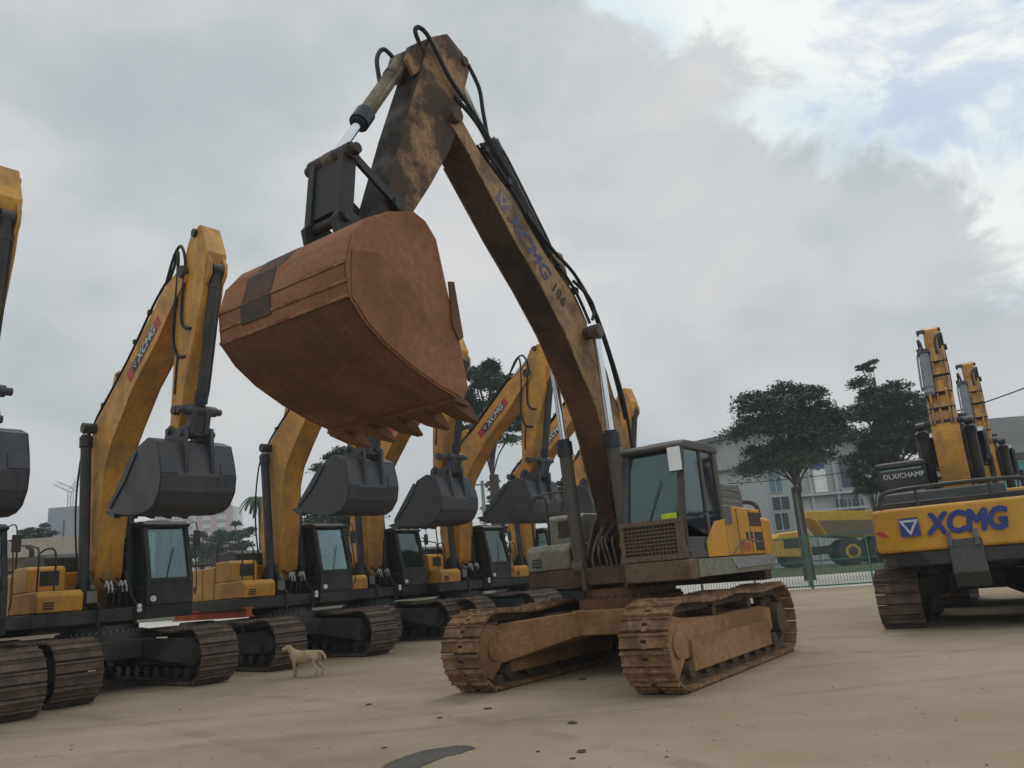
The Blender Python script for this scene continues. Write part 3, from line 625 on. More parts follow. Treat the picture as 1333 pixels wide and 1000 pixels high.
MAIN = dict(pal=pal_main, gauge=2.84, shoe_w=.66, half=2.05, notch=True, guard=True, mirror=True, upper=rad(-.9), boom=boom_main,
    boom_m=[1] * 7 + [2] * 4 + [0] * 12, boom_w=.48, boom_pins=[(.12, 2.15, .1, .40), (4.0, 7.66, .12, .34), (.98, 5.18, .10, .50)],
    boom_flange=boom_main[3:11], lines_y=(.17, .24), lines=[(.80, 5.40), (1.2, 5.90), (1.95, 6.38), (2.8, 7.12), (3.4, 7.5)], clamps=[(1.18, 5.86), (1.6, 6.14), (2.35, 6.73), (2.8, 7.12), (3.3, 7.44)],
    bc_y=.43, bc=((.70, 1.62), (.98, 5.18), .53), sc=((1.45, 6.35), (3.62, 8.72), .62), sc_lug=[(1.2, 5.8), (1.75, 6.2), (1.56, 6.44), (1.36, 6.44)],
    stick=[(3.50, 8.62), (3.62, 8.86), (3.95, 9.0), (4.34, 8.72), (4.62, 7.95), (4.98, 7.03), (5.36, 5.95), (5.47, 5.5), (5.28, 5.36), (5.1, 5.45), (4.93, 5.85), (4.5, 6.45), (4.05, 7.15), (3.84, 7.6), (3.66, 8.2)],
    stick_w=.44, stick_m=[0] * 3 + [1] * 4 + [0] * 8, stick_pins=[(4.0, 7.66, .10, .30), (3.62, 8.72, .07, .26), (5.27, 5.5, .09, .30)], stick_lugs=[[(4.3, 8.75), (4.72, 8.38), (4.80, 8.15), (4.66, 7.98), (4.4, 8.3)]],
    kc=((4.72, 8.2), (5.95, 6.28), .62), link_y=.24, guide=((5.95, 6.28), (5.22, 5.9)), hose_at=(.44, 2.35),
    hoses=[(.032, (4.35, .16, 8.35), (4.62, .2, 8.66), (4.46, .26, 8.68), (4.05, .28, 8.2), (3.65, .28, 7.95), (3.2, .27, 7.62), (2.75, .24, 7.26)),
           (.03, (3.9, .23, 8.0), (3.6, .26, 7.85), (3.3, .26, 7.66), (2.9, .24, 7.36)),
           (.03, (4.66, -.12, 8.33), (4.86, -.15, 8.42), (5.0, -.15, 8.2), (5.0, -.12, 7.85)),
           (.03, (3.5, .2, 8.75), (3.3, .22, 8.45), (3.25, .22, 8.1), (3.15, .2, 7.7)),
           (.028, (2.4, .28, 6.72), (1.85, .30, 6.36), (1.25, .32, 6.08), (.75, .33, 5.6), (.35, .33, 4.85), (.08, .33, 4.1), (-.05, .32, 3.2)),
           (.026, (2.4, .22, 6.78), (1.8, .25, 6.4), (1.2, .28, 6.12), (.7, .29, 5.55), (.32, .29, 4.8), (.02, .28, 3.9)),
           (.026, (.92, .36, 5.4), (.86, .38, 5.6), (1.0, .36, 5.8), (1.3, .3, 5.98)),
           (.022, (.5, -.5, 2.9), (.75, -.52, 2.4), (.78, -.45, 2.0), (.62, -.3, 1.6)),
           (.022, (.7, .25, 2.3), (.86, .3, 2.75), (.8, .38, 2.95), (.72, .42, 2.6), (.76, .45, 1.9))],
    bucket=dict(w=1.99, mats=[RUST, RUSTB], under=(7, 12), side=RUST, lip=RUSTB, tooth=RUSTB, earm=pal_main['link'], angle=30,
        shell=[(5.40, 5.16), (5.56, 5.32), (5.74, 5.37), (6.12, 5.24), (6.44, 5.06), (6.64, 4.82), (6.73, 4.50), (6.70, 4.17), (6.52, 3.97), (6.26, 3.79), (5.90, 3.62), (5.50, 3.48), (5.12, 3.38)], open=[(5.02, 3.56), (5.10, 4.0), (5.24, 4.5)],
        teeth=5, tw=.25, tl=.44, td=(-.93, -.36), tip=.16, ears=(-.24, .24), ear=[(5.1, 5.4), (5.18, 5.62), (5.34, 5.62), (5.6, 5.45), (5.92, 5.56), (6.1, 5.56), (6.2, 5.42), (6.14, 5.16), (5.7, 5.3), (5.4, 5.15)],
        hinge=(5.27, 5.5), link=(6.04, 5.46), cutter=[(5.14, 4.05), (5.07, 4.1), (5.17, 4.72), (5.26, 4.70), (5.24, 4.2)],
        strips=[(5, (.90, 1.0), RUSTE, -.985, .985, .016), (5, (.0, .89), RUST, -.985, .985, .012), (6, (.44, .54), RUSTE, -.985, .985, .014), (6, (.90, 1.0), RUSTE, -.99, .99, .020),
                (3, (.35, 1.), PATCH, -.48, -.02, .006), (4, (.0, 1.), PATCH, -.54, -.06, .006), (5, (.0, .97), PATCH, -.58, -.10, .019), (6, (.0, .62), PATCH, -.60, -.12, .017)], side_wear=[(6.66, 4.66), (6.30, 4.72), (5.86, 4.50), (5.50, 4.05), (5.24, 3.60), (5.14, 3.42), (5.50, 3.50), (5.90, 3.64), (6.26, 3.81), (6.50, 3.98), (6.68, 4.18)],
        bosses=[]))
main = excavator('excavator', 'large muddy old excavator in the foreground holding its rusty brown bucket high', None, (1.588, 13.024, 0), rad(-124.1), MAIN)
mb_ = [o for o in MAIN['A'] if o.name.startswith('boom')][0]
# lettering down the left face of the boom
ax = Vector((-.77, 0, -.64)).normalized(); up = Vector((-.64, 0, .77)).normalized(); yb_ = .2415
emblem(frame((2.96, yb_, 6.77), ax, up), .26, mb_, mat('faded_emblem', (.12, .11, .16), .6, dirt=(.26, .16, .08), amt=.5, scale=7, bump=0), mat('faded_emblem_light', (.34, .24, .14), .6, bump=0))
letters('lettering', 'XCMG', .37, frame((2.38, yb_, 6.25), ax, up), BLUEW, mb_, shear=.25, fat=.014, sx=1.06)
letters('number', '186', .27, frame((1.68, yb_, 5.67), ax, up), BLKL, mb_, fat=.005)

# ---- the row of newer machines
pal_row = dict(shoe=SHOE, chain=BLK, frame=BLK, under=BLK, car=BLK, ring=BLK, bolt=GREY, deck=BLK, body=YELB, hood=mat('dark_hood', (.045, .046, .048), .55, dirt=(.09, .085, .08), amt=.5, bump=.04), vent=BLK, box=YELB,
               rail=BLK, cab=BLK, glass=GL, guard=BLK, arm_dark=BLK, valve=HOSE, boom=YEL, line=HOSE, cyl=CYL, cyl2=CYL, cyl3=CYL, stick=YEL, link=DGREY, hose=HOSE)
boom_row = [(-.15, 1.95), (.12, 1.95), (.32, 2.3), (.38, 3.0), (.52, 4.3), (.70, 4.75), (1.12, 5.25), (1.75, 5.93), (2.68, 6.62), (3.4, 7.3), (3.72, 7.55), (3.78, 7.74), (3.6, 7.92), (2.85, 7.62), (1.35, 6.43), (.0, 5.5), (-.28, 5.05), (-.42, 4.2), (-.55, 3.2), (-.42, 2.3)]
ROW = dict(pal=pal_row, gauge=2.6, shoe_w=.78, half=1.85, notch=False, boom=boom_row, boom_w=.54, boom_pins=[(-.08, 2.15, .1, .40), (3.66, 7.74, .12, .34), (.0, 5.34, .11, .52)],
    boom_flange=boom_row[3:10], lines_y=(-.24, -.17, .02, .17, .24), lines=[(-.2, 5.3), (.02, 5.62), (1.3, 6.5), (2.4, 7.42), (2.9, 7.75)], clamps=[(.3, 5.8), (1.0, 6.28), (1.7, 6.85), (2.3, 7.32)],
    bc_y=.45, bc=((.25, 1.6), (.0, 5.34), .93), sc=((.75, 6.32), (3.86, 8.45), .66), sc_lug=[(.45, 5.82), (1.1, 6.25), (.85, 6.44), (.66, 6.42)],
    stick=[(3.68, 8.28), (3.84, 8.52), (4.16, 8.58), (4.42, 7.95), (4.26, 7.1), (3.92, 6.2), (3.66, 5.5), (3.55, 4.9), (3.42, 4.62), (3.22, 4.58), (3.15, 4.75), (3.2, 5.6), (3.26, 6.4), (3.30, 7.06), (3.5, 7.8)],
    stick_w=.42, stick_pins=[(3.66, 7.74, .10, .30), (4.0, 8.45, .08, .27), (3.30, 4.68, .08, .29)], stick_lugs=[[(4.36, 7.95), (4.5, 7.72), (4.48, 7.5), (4.3, 7.3), (4.2, 7.6)]],
    kc=((4.4, 7.62), (3.86, 5.0), .93), link_y=.14, guide=((3.86, 5.0), (3.46, 5.06)), hose_at=(.30, 2.25),
    hoses=[(.03, (2.85, -.2, 7.78), (3.2, -.22, 8.25), (3.55, -.26, 8.32), (3.72, -.26, 7.9), (3.6, -.25, 7.2), (3.62, -.25, 6.7), (3.9, -.22, 6.55)),
           (.03, (2.6, -.12, 7.6), (3.0, -.12, 8.1), (3.35, -.22, 8.28), (3.42, -.26, 7.6), (3.3, -.26, 6.6), (3.42, -.24, 6.15), (3.7, -.22, 6.05)),
           (.028, (2.5, .16, 7.5), (2.9, .2, 8.05), (3.3, .25, 8.2), (3.5, .26, 7.7), (3.4, .25, 7.0)),
           (.02, (3.42, -.222, 6.1), (3.38, -.225, 5.8), (3.34, -.225, 5.4)),
           (.02, (-.1, -.3, 5.3), (-.4, -.34, 5.0), (-.62, -.34, 4.1), (-.68, -.3, 3.2), (-.6, -.25, 2.4))],
    bucket=dict(w=1.46, mats=[DGREY], side=DGREY, lip=DGREY, tooth=DGREY, earm=DGREY, angle=20,
        shell=[(3.02, 4.42), (3.4, 4.52), (3.72, 4.40), (3.84, 4.05), (3.90, 3.78), (3.86, 3.5), (3.68, 3.28), (3.4, 3.19), (3.08, 3.17), (2.6, 3.21), (2.05, 3.31)], open=[(2.0, 3.42), (2.45, 3.78)],
        teeth=5, tw=.10, tl=.36, ears=(-.25, .25), ear=[(3.08, 4.45), (3.14, 4.72), (3.28, 4.8), (3.5, 4.66), (3.72, 4.72), (3.86, 4.68), (3.88, 4.4), (3.92, 3.9), (3.86, 3.75), (3.7, 4.3), (3.4, 4.45)],
        hinge=(3.30, 4.68), link=(3.76, 4.58), cutter=[(2.0, 3.4), (2.0, 3.5), (2.9, 4.38), (3.0, 4.3), (2.6, 3.85)],
        strips=[(3, (.0, .9), DGREY, -.72, -.42, .02), (3, (.0, .9), DGREY, .42, .72, .02), (6, (.1, .9), DGREY, -.72, .72, .02)]))
GRP = 'yellow excavators parked side by side in a row'
row1 = excavator('excavator', 'yellow excavator with dark bucket, standing just left of the small dog', GRP, (-8.78, 16.79, 0), rad(-39.6), ROW)
rb = [o for o in ROW['A'] if o.name.startswith('boom')][0]
# side decal of the row machines: red ends, dark strip and pale lettering, right face of the boom
ax = Vector((2.68 - 1.52, 0, 6.98 - 6.12)).normalized(); up = Vector((-ax.z, 0, ax.x)); M = frame((2.12, -.2705, 6.58), ax, up)
b = MB(); b.cur = 0; b.box(-.78, -.55, -.13, .13, 0, .003); b.box(.58, .78, -.13, .13, 0, .003); b.cur = 1; b.box(-.548, .578, -.13, .13, 0, .003)
b.v = [tuple(M @ Vector(q)) for q in b.v]; b.build('decal', [RED, mat('decal_dark', (.06, .05, .05), .5, bump=0)], rb)
emblem(M @ Matrix.Translation((-.42, 0, .004)), .15, rb, BLKL, SILVER)
letters('lettering', 'XCMG', .25, M @ Matrix.Translation((.13, 0, .004)), SILVER, rb, shear=.25, fat=.008, sx=1.15)
ROWPOS = [(-10.45, 13.35, -39.8, 'yellow excavator with dark bucket cut off by the left edge of the picture'),
          (-6.21, 20.65, -40.5, 'yellow excavator with dark bucket, second in the row to the right of the dog'),
          (-4.75, 24.5, -39.2, 'yellow excavator whose arm top shows right of the rusty bucket'),
          (-2.2, 26.5, -40.5, 'yellow excavator with red boom decal in front of the big round tree'),
          (-.05, 30.8, -40.5, 'yellow excavator mostly hidden behind the boom of the muddy excavator'),
          (2.0, 34.3, -52.0, 'farthest yellow excavator, only its arm top showing above the muddy excavator cab')]
ARM = ('boom', 'stick', 'bucket', 'guide_link', 'hose', 'bucket_link', 'bucket_cylinder', 'stick_cylinder')
def about(pivot, M): return Matrix.Translation(pivot) @ M @ Matrix.Translation(-Vector(pivot))
def pitch_arm(root, ang, pivot, scale=None, cyl=None):
    """swing the whole arm about the boom foot; cyl = (angle, stretch) of the boom cylinders about their own foot"""
    R = Matrix.Rotation(ang, 4, 'Y')
    if scale: R = R @ Matrix.Diagonal((scale[0], scale[1], scale[0], 1))
    ca, cs = cyl or (ang * .9, 1.)
    for o in root.children:
        n = o.name.split('.')[0]
        if n in ARM: o.matrix_basis = about(pivot, R) @ o.matrix_basis
        elif n == 'boom_cylinder': o.matrix_basis = about((.25, 0, 1.6), Matrix.Rotation(ca, 4, 'Y') @ Matrix.Scale(cs, 4, (0, 0, 1))) @ o.matrix_basis
def curl(root, ang):
    P = Vector((3.30, 0, 4.68)); R = Matrix.Translation(P) @ Matrix.Rotation(ang, 4, 'Y') @ Matrix.Translation(-P)
    for o in root.children:
        if o.name.split('.')[0] == 'bucket': o.matrix_basis = o.matrix_basis @ R
row_machines = []
VARY = [(.0, 0.), (-1.2, 5.), (.5, -3.), (1.0, 4.), (-.6, 2.), (.4, 0.)]
for (x, y, hd, lb), (da, dc) in zip(ROWPOS, VARY):
    o = copy_tree(row1); o.location = (x, y, 0); o.rotation_euler.z = rad(hd); o['label'] = lb; row_machines.append(o)
    pitch_arm(o, rad(da), (-.08, 0, 2.15)); curl(o, rad(dc))
    if x < -10: o.scale = (.955, .955, .955)
# ---- machines seen from behind on the right
GR2 = 'excavators parked with their backs to the camera'
def rear_machine(loc, hd, lb):
    o = copy_tree(row1); o.location = loc; o.rotation_euler.z = rad(hd); o['label'] = lb; o['group'] = GR2
    pitch_arm(o, rad(-15), (-.08, 0, 2.15), (.605, .95), (rad(-14.1), .675))
    for ch in o.children:
        n = ch.name.split('.')[0]
        if n == 'boom':
            for c2 in ch.children:
                n2 = c2.name.split('.')[0]
                if n2 == 'hydraulic_line': c2.data = c2.data.copy(); c2.data.materials[0] = YOLD
        if n == 'stick_cylinder': ch.location.y += .16; ch.data = ch.data.copy(); ch.data.materials[0] = mat('grey_barrel', (.15, .15, .17), .45, dirt=(.08, .08, .08), amt=.4, bump=.04)
        if n == 'upper_hood': ch.scale.z = .50; ch.location.z = .50 * 2.37
        if ch.name.startswith('counterweight') or ch.name.startswith('engine_hood'): ch.data = ch.data.copy(); ch.data.materials[0] = BLK if ch.name.startswith('engine_hood') or ch.name.startswith('counterweight_base') else YEL2
    return o
rear1 = rear_machine((9.35, 17.27, 0), 59.2, 'yellow excavator seen from behind with large blue lettering on its counterweight')
cwt = [c_ for c_ in rear1.children if c_.name.split('.')[0] == 'counterweight'][0]
for sgn in (0,):
    emblem(frame((-3.258, .78, 1.86), (0, -1, 0), (0, 0, 1)), .30, cwt, BLUE, SILVER)
    letters('lettering', 'XCMG', .52, frame((-3.262, -.13, 1.86), (0, -1, 0), (0, 0, 1)), BLUE, cwt, shear=.2, fat=.024, sx=.82)
for y in (1.28, -1.28):
    q = MB(); q.prism([(y - .12, 1.72), (y + .02, 1.72), (y + .12, 1.82), (y - .02, 1.82)], 0, .004, 'z'); Mq = frame((-3.13, 0, 0), (0, -1, 0), (0, 0, 1))
    q.v = [(-3.135 - v[2], v[0], v[1]) for v in q.v]; q.build('reflector', RED, cwt)
b = MB(); b.prism([(-3.30, 1.0), (-3.30, 1.56), (-3.2, 1.6), (-2.9, 1.5), (-2.6, .8), (-2.9, .74)], -.32, .22); o = b.build('rear_bracket', mat('bracket_grey', (.075, .078, .08), .5, dirt=(.12, .11, .1), amt=.4, bump=.05), rear1, bevel=.02)
for y in (-.28, .14):
    q = MB(); q.box(-3.36, -3.27, y, y + .07, 1.46, 1.74); q.build('hook', GREY, o, bevel=.01)
rcab = [c_ for c_ in rear1.children if c_.name.split('.')[0] == 'cab'][0]
q = MB(); q.box(-.68, -.655, .54, 1.44, 2.72, 3.12); q.build('rear_sun_strip', BLK, rcab)
letters('lettering', 'DLX/CHAMP', .15, frame((-.683, .95, 3.0), (0, -1, 0), (0, 0, 1)), SILVER, rcab, fat=.003, sx=.95)
rear2 = rear_machine((12.45, 21.4, 0), 59.0, 'rear yellow excavator standing behind the lettered one, only its arm showing')

# ------------------------------------------------------------------ ground
def ground_mat():
    m = bpy.data.materials.new('sandy_concrete'); m.use_nodes = True; t = m.node_tree; b = t.nodes['Principled BSDF']
    c = N(t, 'ShaderNodeTexCoord'); V = c.outputs['Object']
    def nz(s, d=8, r=.6, vec=V):
        n = N(t, 'ShaderNodeTexNoise'); n.inputs['Scale'].default_value = s; n.inputs['Detail'].default_value = d; n.inputs['Roughness'].default_value = r
        t.links.new(vec, n.inputs['Vector']); return n.outputs['Fac']
    mp = N(t, 'ShaderNodeMapping'); mp.inputs['Rotation'].default_value = (0, 0, rad(-62)); mp.inputs['Scale'].default_value = (.12, 1.1, 1)
    t.links.new(V, mp.inputs[0])
    n1, n2, n3, n4 = nz(.22), nz(2.2), nz(45, 4), nz(1.0, 7, .6, mp.outputs[0])
    n5 = nz(140, 3); n6 = nz(.7, 9, .65)
    col = mixcol(t, smooth(t, n1, .38, .62), (0.279, 0.208, 0.142), (0.340, 0.264, 0.190))
    col = mixcol(t, math_node(t, 'MULTIPLY', smooth(t, n4, .48, .68), .5), col, (0.377, 0.304, 0.228))
    col = mixcol(t, math_node(t, 'MULTIPLY', smooth(t, n6, .50, .70), .38), col, (0.218, 0.161, 0.112))
    col = mixcol(t, math_node(t, 'MULTIPLY', smooth(t, n2, .56, .74), .32), col, (0.190, 0.140, 0.097))
    def ringmask(cx, cy, R, wd):
        ds = N(t, 'ShaderNodeVectorMath', operation='DISTANCE'); t.links.new(V, ds.inputs[0]); ds.inputs[1].default_value = (cx, cy, 0)
        e = math_node(t, 'ABSOLUTE', math_node(t, 'SUBTRACT', math_node(t, 'ADD', ds.outputs['Value'], math_node(t, 'MULTIPLY', n6, .25)), R + .12))
        return math_node(t, 'MULTIPLY', smooth(t, e, wd, wd * .55), smooth(t, n2, .35, .62))
    for cx, cy, R, wd in ((-22, -6, 24.2, .16), (-22, -6, 26.4, .16), (24, 40, 33.0, .20), (24, 40, 30.6, .20), (-2, 60, 48.5, .14), (-2, 60, 50.6, .14)):
        col = mixcol(t, math_node(t, 'MULTIPLY', ringmask(cx, cy, R, wd), .38), col, (.175, .135, .098))
    col = mixcol(t, math_node(t, 'MULTIPLY', smooth(t, n3, .57, .74), .30), col, (.185, .145, .108))
    col = mixcol(t, math_node(t, 'MULTIPLY', smooth(t, n5, .58, .74), .22), col, (.43, .37, .30))
    t.links.new(col, b.inputs['Base Color']); b.inputs['Roughness'].default_value = .9; b.inputs['Specular IOR Level'].default_value = .2
    bp = N(t, 'ShaderNodeBump'); bp.inputs['Strength'].default_value = .5; bp.inputs['Distance'].default_value = .02
    t.links.new(math_node(t, 'ADD', math_node(t, 'MULTIPLY', n3, .35), math_node(t, 'ADD', n2, n4)), bp.inputs['Height']); t.links.new(bp.outputs[0], b.inputs['Normal'])
    return m
b = MB()
xs = [-640, -200, -60] + [-30 + i * 1.0 for i in range(61)] + [60, 200, 640]; ys = [-120, -30] + [-5 + i * 1.0 for i in range(60)] + [90, 250, 640]
rg = random.Random(3); hts = {}
for j, y in enumerate(ys):
    for i, x in enumerate(xs):
        z = 0.
        b.v.append((x, y, z))
nx = len(xs)
for j in range(len(ys) - 1):
    for i in range(nx - 1): b.f.append([j * nx + i, j * nx + i + 1, (j + 1) * nx + i + 1, (j + 1) * nx + i]); b.m.append(0)
tag(b.build('ground', ground_mat()), kind='structure')
# bleached concrete road beyond the fence, grass behind it
FA, FB = Vector((4.0, 43.2)), Vector((30.0, 28.2)); fd = (FB - FA).normalized(); fn = Vector((-fd.y, fd.x))
def strip(name, d0, d1, z, m, ext=230):
    A0 = FA - fd * ext; B0 = FB + fd * ext; b = MB()
    b.add([(*(A0 + fn * d0), z), (*(B0 + fn * d0), z), (*(B0 + fn * d1), z), (*(A0 + fn * d1), z)], [(0, 1, 2, 3)])
    return tag(b.build(name, m), kind='structure')
strip('road', .6, 29, .006, mat('bleached_concrete', (.56, .52, .46), .9, dirt=(.44, .40, .35), amt=.5, scale=.3, bump=.05))
GRASS = ( mat('grass_green', (.045, .07, .03), .9, dirt=(.09, .085, .045), amt=.6, scale=.25, fine=3., bump=.3))
A0 = FA - fd * 230; B0 = FB + fd * 230; b = MB()
for d_, z_ in ((27., -.05), (28.5, .30), (29.5, .42), (160., .42), (160., -.05)):
    b.v += [(*(A0 + fn * d_), z_), (*(B0 + fn * d_), z_)]
for i in range(4): b.f.append([2 * i, 2 * i + 1, 2 * i + 3, 2 * i + 2]); b.m.append(0)
tag(b.build('grass_verge', GRASS), kind='structure')
# dark wet patch near the camera
pp = [(490, 1010), (500, 996), (530, 984), (560, 976), (590, 972), (606, 971), (620, 974), (604, 980), (576, 987), (550, 998), (530, 1012)]
cm = cam.matrix_world
def px_ray(x, y):
    d = Vector(((x - 666.5) / 1037., (500 - y) / 1037., -1.)); return (cm.to_3x3() @ d).normalized()
def px_ground(x, y, z=0.):
    d = px_ray(x, y); t = (z - 1.5) / d.z; return Vector((d.x * t, d.y * t, z))
patch = [px_ground(*q) for q in pp]
b = MB(); jit = []
for i in range(len(patch)):
    a_, c_ = patch[i], patch[(i + 1) % len(patch)]
    for k in range(6): q = a_.lerp(c_, k / 6); jit.append((q.x + rg.uniform(-.012, .012), q.y + rg.uniform(-.02, .02)))
b.prism(jit, .001, .005, 'z'); tag(b.build('wet_patch', mat('dark_wet_concrete', (.062, .056, .048), .55, dirt=(.12, .10, .08), amt=.5, scale=3, bump=.1)), kind='structure')
# clods of dried mud
def clod(loc, s, seed):
    r_ = random.Random(seed); bm = bmesh.new(); bmesh.ops.create_icosphere(bm, subdivisions=2, radius=1)
    ph = [r_.uniform(0, 6) for _ in range(6)]
    for v in bm.verts:
        k = 1 + .22 * math.sin(v.co.x * 3 + ph[0]) + .2 * math.sin(v.co.y * 4 + ph[1]) + .15 * math.sin(v.co.z * 5 + ph[2]) + r_.uniform(-.1, .1)
        v.co *= k; v.co.z *= .5
    me = bpy.data.meshes.new('mud_clod'); bm.to_mesh(me); bm.free(); me.materials.append(mat('mud_clod_brown', (.085, .06, .042), .95, bump=.4))
    o = bpy.data.objects.new('mud_clod', me); COL.objects.link(o); o.scale = s; o.location = (loc.x, loc.y, s[2] * .35); o.rotation_euler.z = r_.uniform(0, 6); return o
CL = [(757, 979, .05, 'largest brown mud clod near the bottom edge, right of the wet patch'), (745, 988, .03, 'small mud clod just left of the largest clod'), (636, 923, .05, 'flat dark mud clod in front of the left muddy track'), (758, 885, .07, 'brown mud clod lying between the two muddy tracks'),
      (480, 918, .05, 'brown mud clod on the open concrete, left of the muddy tracks'), (573, 935, .035, 'small mud clod beyond the tip of the wet patch'), (500, 974, .03, 'tiny dark clod just left of the wet patch tip'), (700, 979, .025, 'tiny mud clod between wet patch and largest clod'),
      (745, 942, .06, 'flat scattered mud clod, in front of the gap between muddy tracks')]
for i, (x, y, s, lb) in enumerate(CL):
    tag(clod(px_ground(x, y), (s * 1.0, s * .75, s * .4), i), lb, 'mud clod', 'dried mud clods on the concrete')

# grit lying on the concrete
b = MB(); rq = random.Random(21)
for i in range(700):
    if i % 3: x, y = rq.uniform(-9, 9), 5.5 + 13 * rq.random() ** 1.3
    else:
        kx, ky = CLU[i % len(CLU)] if 'CLU' in globals() else (0, 8); x, y = rq.gauss(kx, .5), rq.gauss(ky, .35)
    if i < 60: CLU = globals().setdefault('CLU', []); CLU.append((rq.uniform(-6, 6), rq.uniform(6, 15)))
    r_ = rq.uniform(.004, .012) * (1.8 if rq.random() < .06 else 1); a_ = rq.uniform(0, 6.3); P = []
    for k in range(4): t_ = a_ + k * 1.57 + rq.uniform(-.4, .4); P.append((x + r_ * 1.3 * math.cos(t_), y + r_ * 1.3 * math.sin(t_), 0.))
    b.add(P + [(x + rq.uniform(-.3, .3) * r_, y, r_ * rq.uniform(.5, 1.))], [(0, 1, 4), (1, 2, 4), (2, 3, 4), (3, 0, 4)])
tag(b.build('gravel', mat('grit_stone', (.21, .165, .12), .95, bump=0, var=.3), angle=10), 'fine loose grit scattered over the concrete yard', 'gravel', kind='stuff')
# ------------------------------------------------------------------ orange beam between the machines
b = MB(); b.box(-1.7, 1.7, -.07, .07, 0, .16); b.box(-1.7, 1.7, -.13, .13, -.03, 0); b.box(-1.7, 1.7, -.13, .13, .16, .19)
th = rad(-39.6); dx, dy = math.cos(th), math.sin(th); lx, ly = -dy, dx
def rowpt(X, Y, u, v): return (X + dx * u + lx * v, Y + dy * u + ly * v)
o = b.build('steel_beam', ORANGE, None, bevel=.006); q = rowpt(-6.21, 20.65, -1.0, -1.35); o.location = (q[0], q[1], 1.19); o.rotation_euler.z = th
tag(o, 'orange red steel beam lying on the track behind the left cab', 'beam')

# ------------------------------------------------------------------ fence
FG = mat('green_fence_paint', (.05, .15, .12), .5, dirt=(.10, .15, .13), amt=.4, bump=.02)
fence = empty('fence', (FA.x, FA.y, 0), math.atan2(fd.y, fd.x)); tag(fence, 'green metal picket fence running along the far edge of the yard', 'fence')
FL = (FB - FA).length; FH = 2.45
q = MB(); q.box(-.04, .04, -.04, .04, 0, FH + .1); pm = q.build('post', FG, fence)
npst = int(FL / 2.6)
for i in range(npst + 1):
    o = pm if i == 0 else pm.copy()
    if i: COL.objects.link(o); o.parent = fence
    o.location = (i * 2.6, 0, 0)
for z in (.14, 1.25, FH - .1):
    q = MB(); q.box(0, FL, -.018, .018, z - .03, z + .03); q.build('rail', FG, fence)
q = MB(); q.box(-.009, .009, -.009, .009, .06, FH); pk = q.build('picket', FG, fence)
npk = 225
for i in range(npk):
    o = pk if i == 0 else pk.copy()
    if i: COL.objects.link(o); o.parent = fence
    o.location = ((i + .5) * FL / npk, .0, 0)
# lamp pole by the fence
pb = px_ground(1052, 766); pole = empty('lamp_pole', (pb.x + fn.x * .8, pb.y + fn.y * .8, 0)); tag(pole, 'slim grey pole rising behind the green fence', 'pole')
q = MB(); q.cyl((0, 0, 0), (0, 0, 4.6), .06, .045, n=12); q.build('shaft', GREY, pole)
q = MB(); q.cyl((0, 0, 0), (0, 0, .3), .1, n=12); q.build('base', FG, pole)

# ------------------------------------------------------------------ dump truck behind the fence
def hit(x, y, dist):         # point along a pixel's ray at ground distance dist (metres forward)
    d = px_ray(x, y); k = dist / d.y; return Vector((0, 0, 1.5)) + d * k
BANK = .42
tb = hit(1106, 738, 74); truck = empty('dump_truck', (tb.x, tb.y, BANK), rad(176)); tag(truck, 'yellow articulated dump truck parked on the grass behind the fence', 'dump truck'); truck.scale = (1.23, 1.23, 1.23)
TY = mat('tyre_rubber', (.025, .026, .028), .85, dirt=(.08, .07, .06), amt=.5, bump=.15)
DY = mat('dumper_yellow', (.62, .36, .02), .45, dirt=(.42, .25, .05), amt=.4, bump=.03)
q = MB(); q.prism([(-3.9, 1.9), (-4.2, 2.5), (-4.1, 3.5), (2.7, 4.05), (2.8, 3.55), (2.3, 3.3), (1.7, 2.2), (-.5, 1.9)], -1.45, 1.45); bd = q.build('body', DY, truck, bevel=.05)
q = MB()
for y in (-1.5, 1.46): q.prism([(-3.9, 2.1), (-4.0, 2.9), (2.1, 3.3), (1.55, 2.25), (-.5, 2.0)], y, y + .04)
q.build('body_side', mat('dumper_dirty_side', (.17, .13, .08), .8, dirt=(.25, .16, .06), amt=.5, bump=.1), bd)
q = MB(); q.box(-3.3, 5.0, -.5, .5, .9, 1.5); q.build('chassis', BLK, truck)
q = MB(); q.prism([(2.75, .75), (2.75, 2.55), (3.1, 2.75), (4.9, 2.65), (5.35, 2.3), (5.35, .95)], -1.2, 1.2); hd_ = q.build('hood', DY, truck, bevel=.14)
q = MB(); q.box(5.351, 5.38, -.75, .75, 1.2, 2.1); q.build('grille', BLK, hd_)
q = MB(); q.box(3.6, 4.7, 1.201, 1.22, 1.5, 2.2); q.build('side_vent', mat('dark_vent', (.05, .045, .03), .7, bump=0), hd_)
for x in (-2.1, 0, 4.0):
    for sy in (-1, 1):
        k = 1. if x < 3 else .72
        q = MB(); q.cyl((x, sy * .8 * k, .95), (x, sy * 1.45 * k, .95), .95 if x < 3 else .85, n=28); wh = q.build('wheel', TY, truck, bevel=.08)
        q = MB(); q.cyl((x, sy * 1.40 * k, .95), (x, sy * 1.47 * k, .95), .52, n=24); q.build('rim', DY if x < 3 else BLK, wh, bevel=.02)
        q = MB(); q.cyl((x, sy * 1.40 * k, .95), (x, sy * 1.5 * k, .95), .33, n=20); q.cyl((x, sy * 1.5 * k, .95), (x, sy * 1.54 * k, .95), .2, n=16); q.build('hub', DY if False else MUDD, wh)

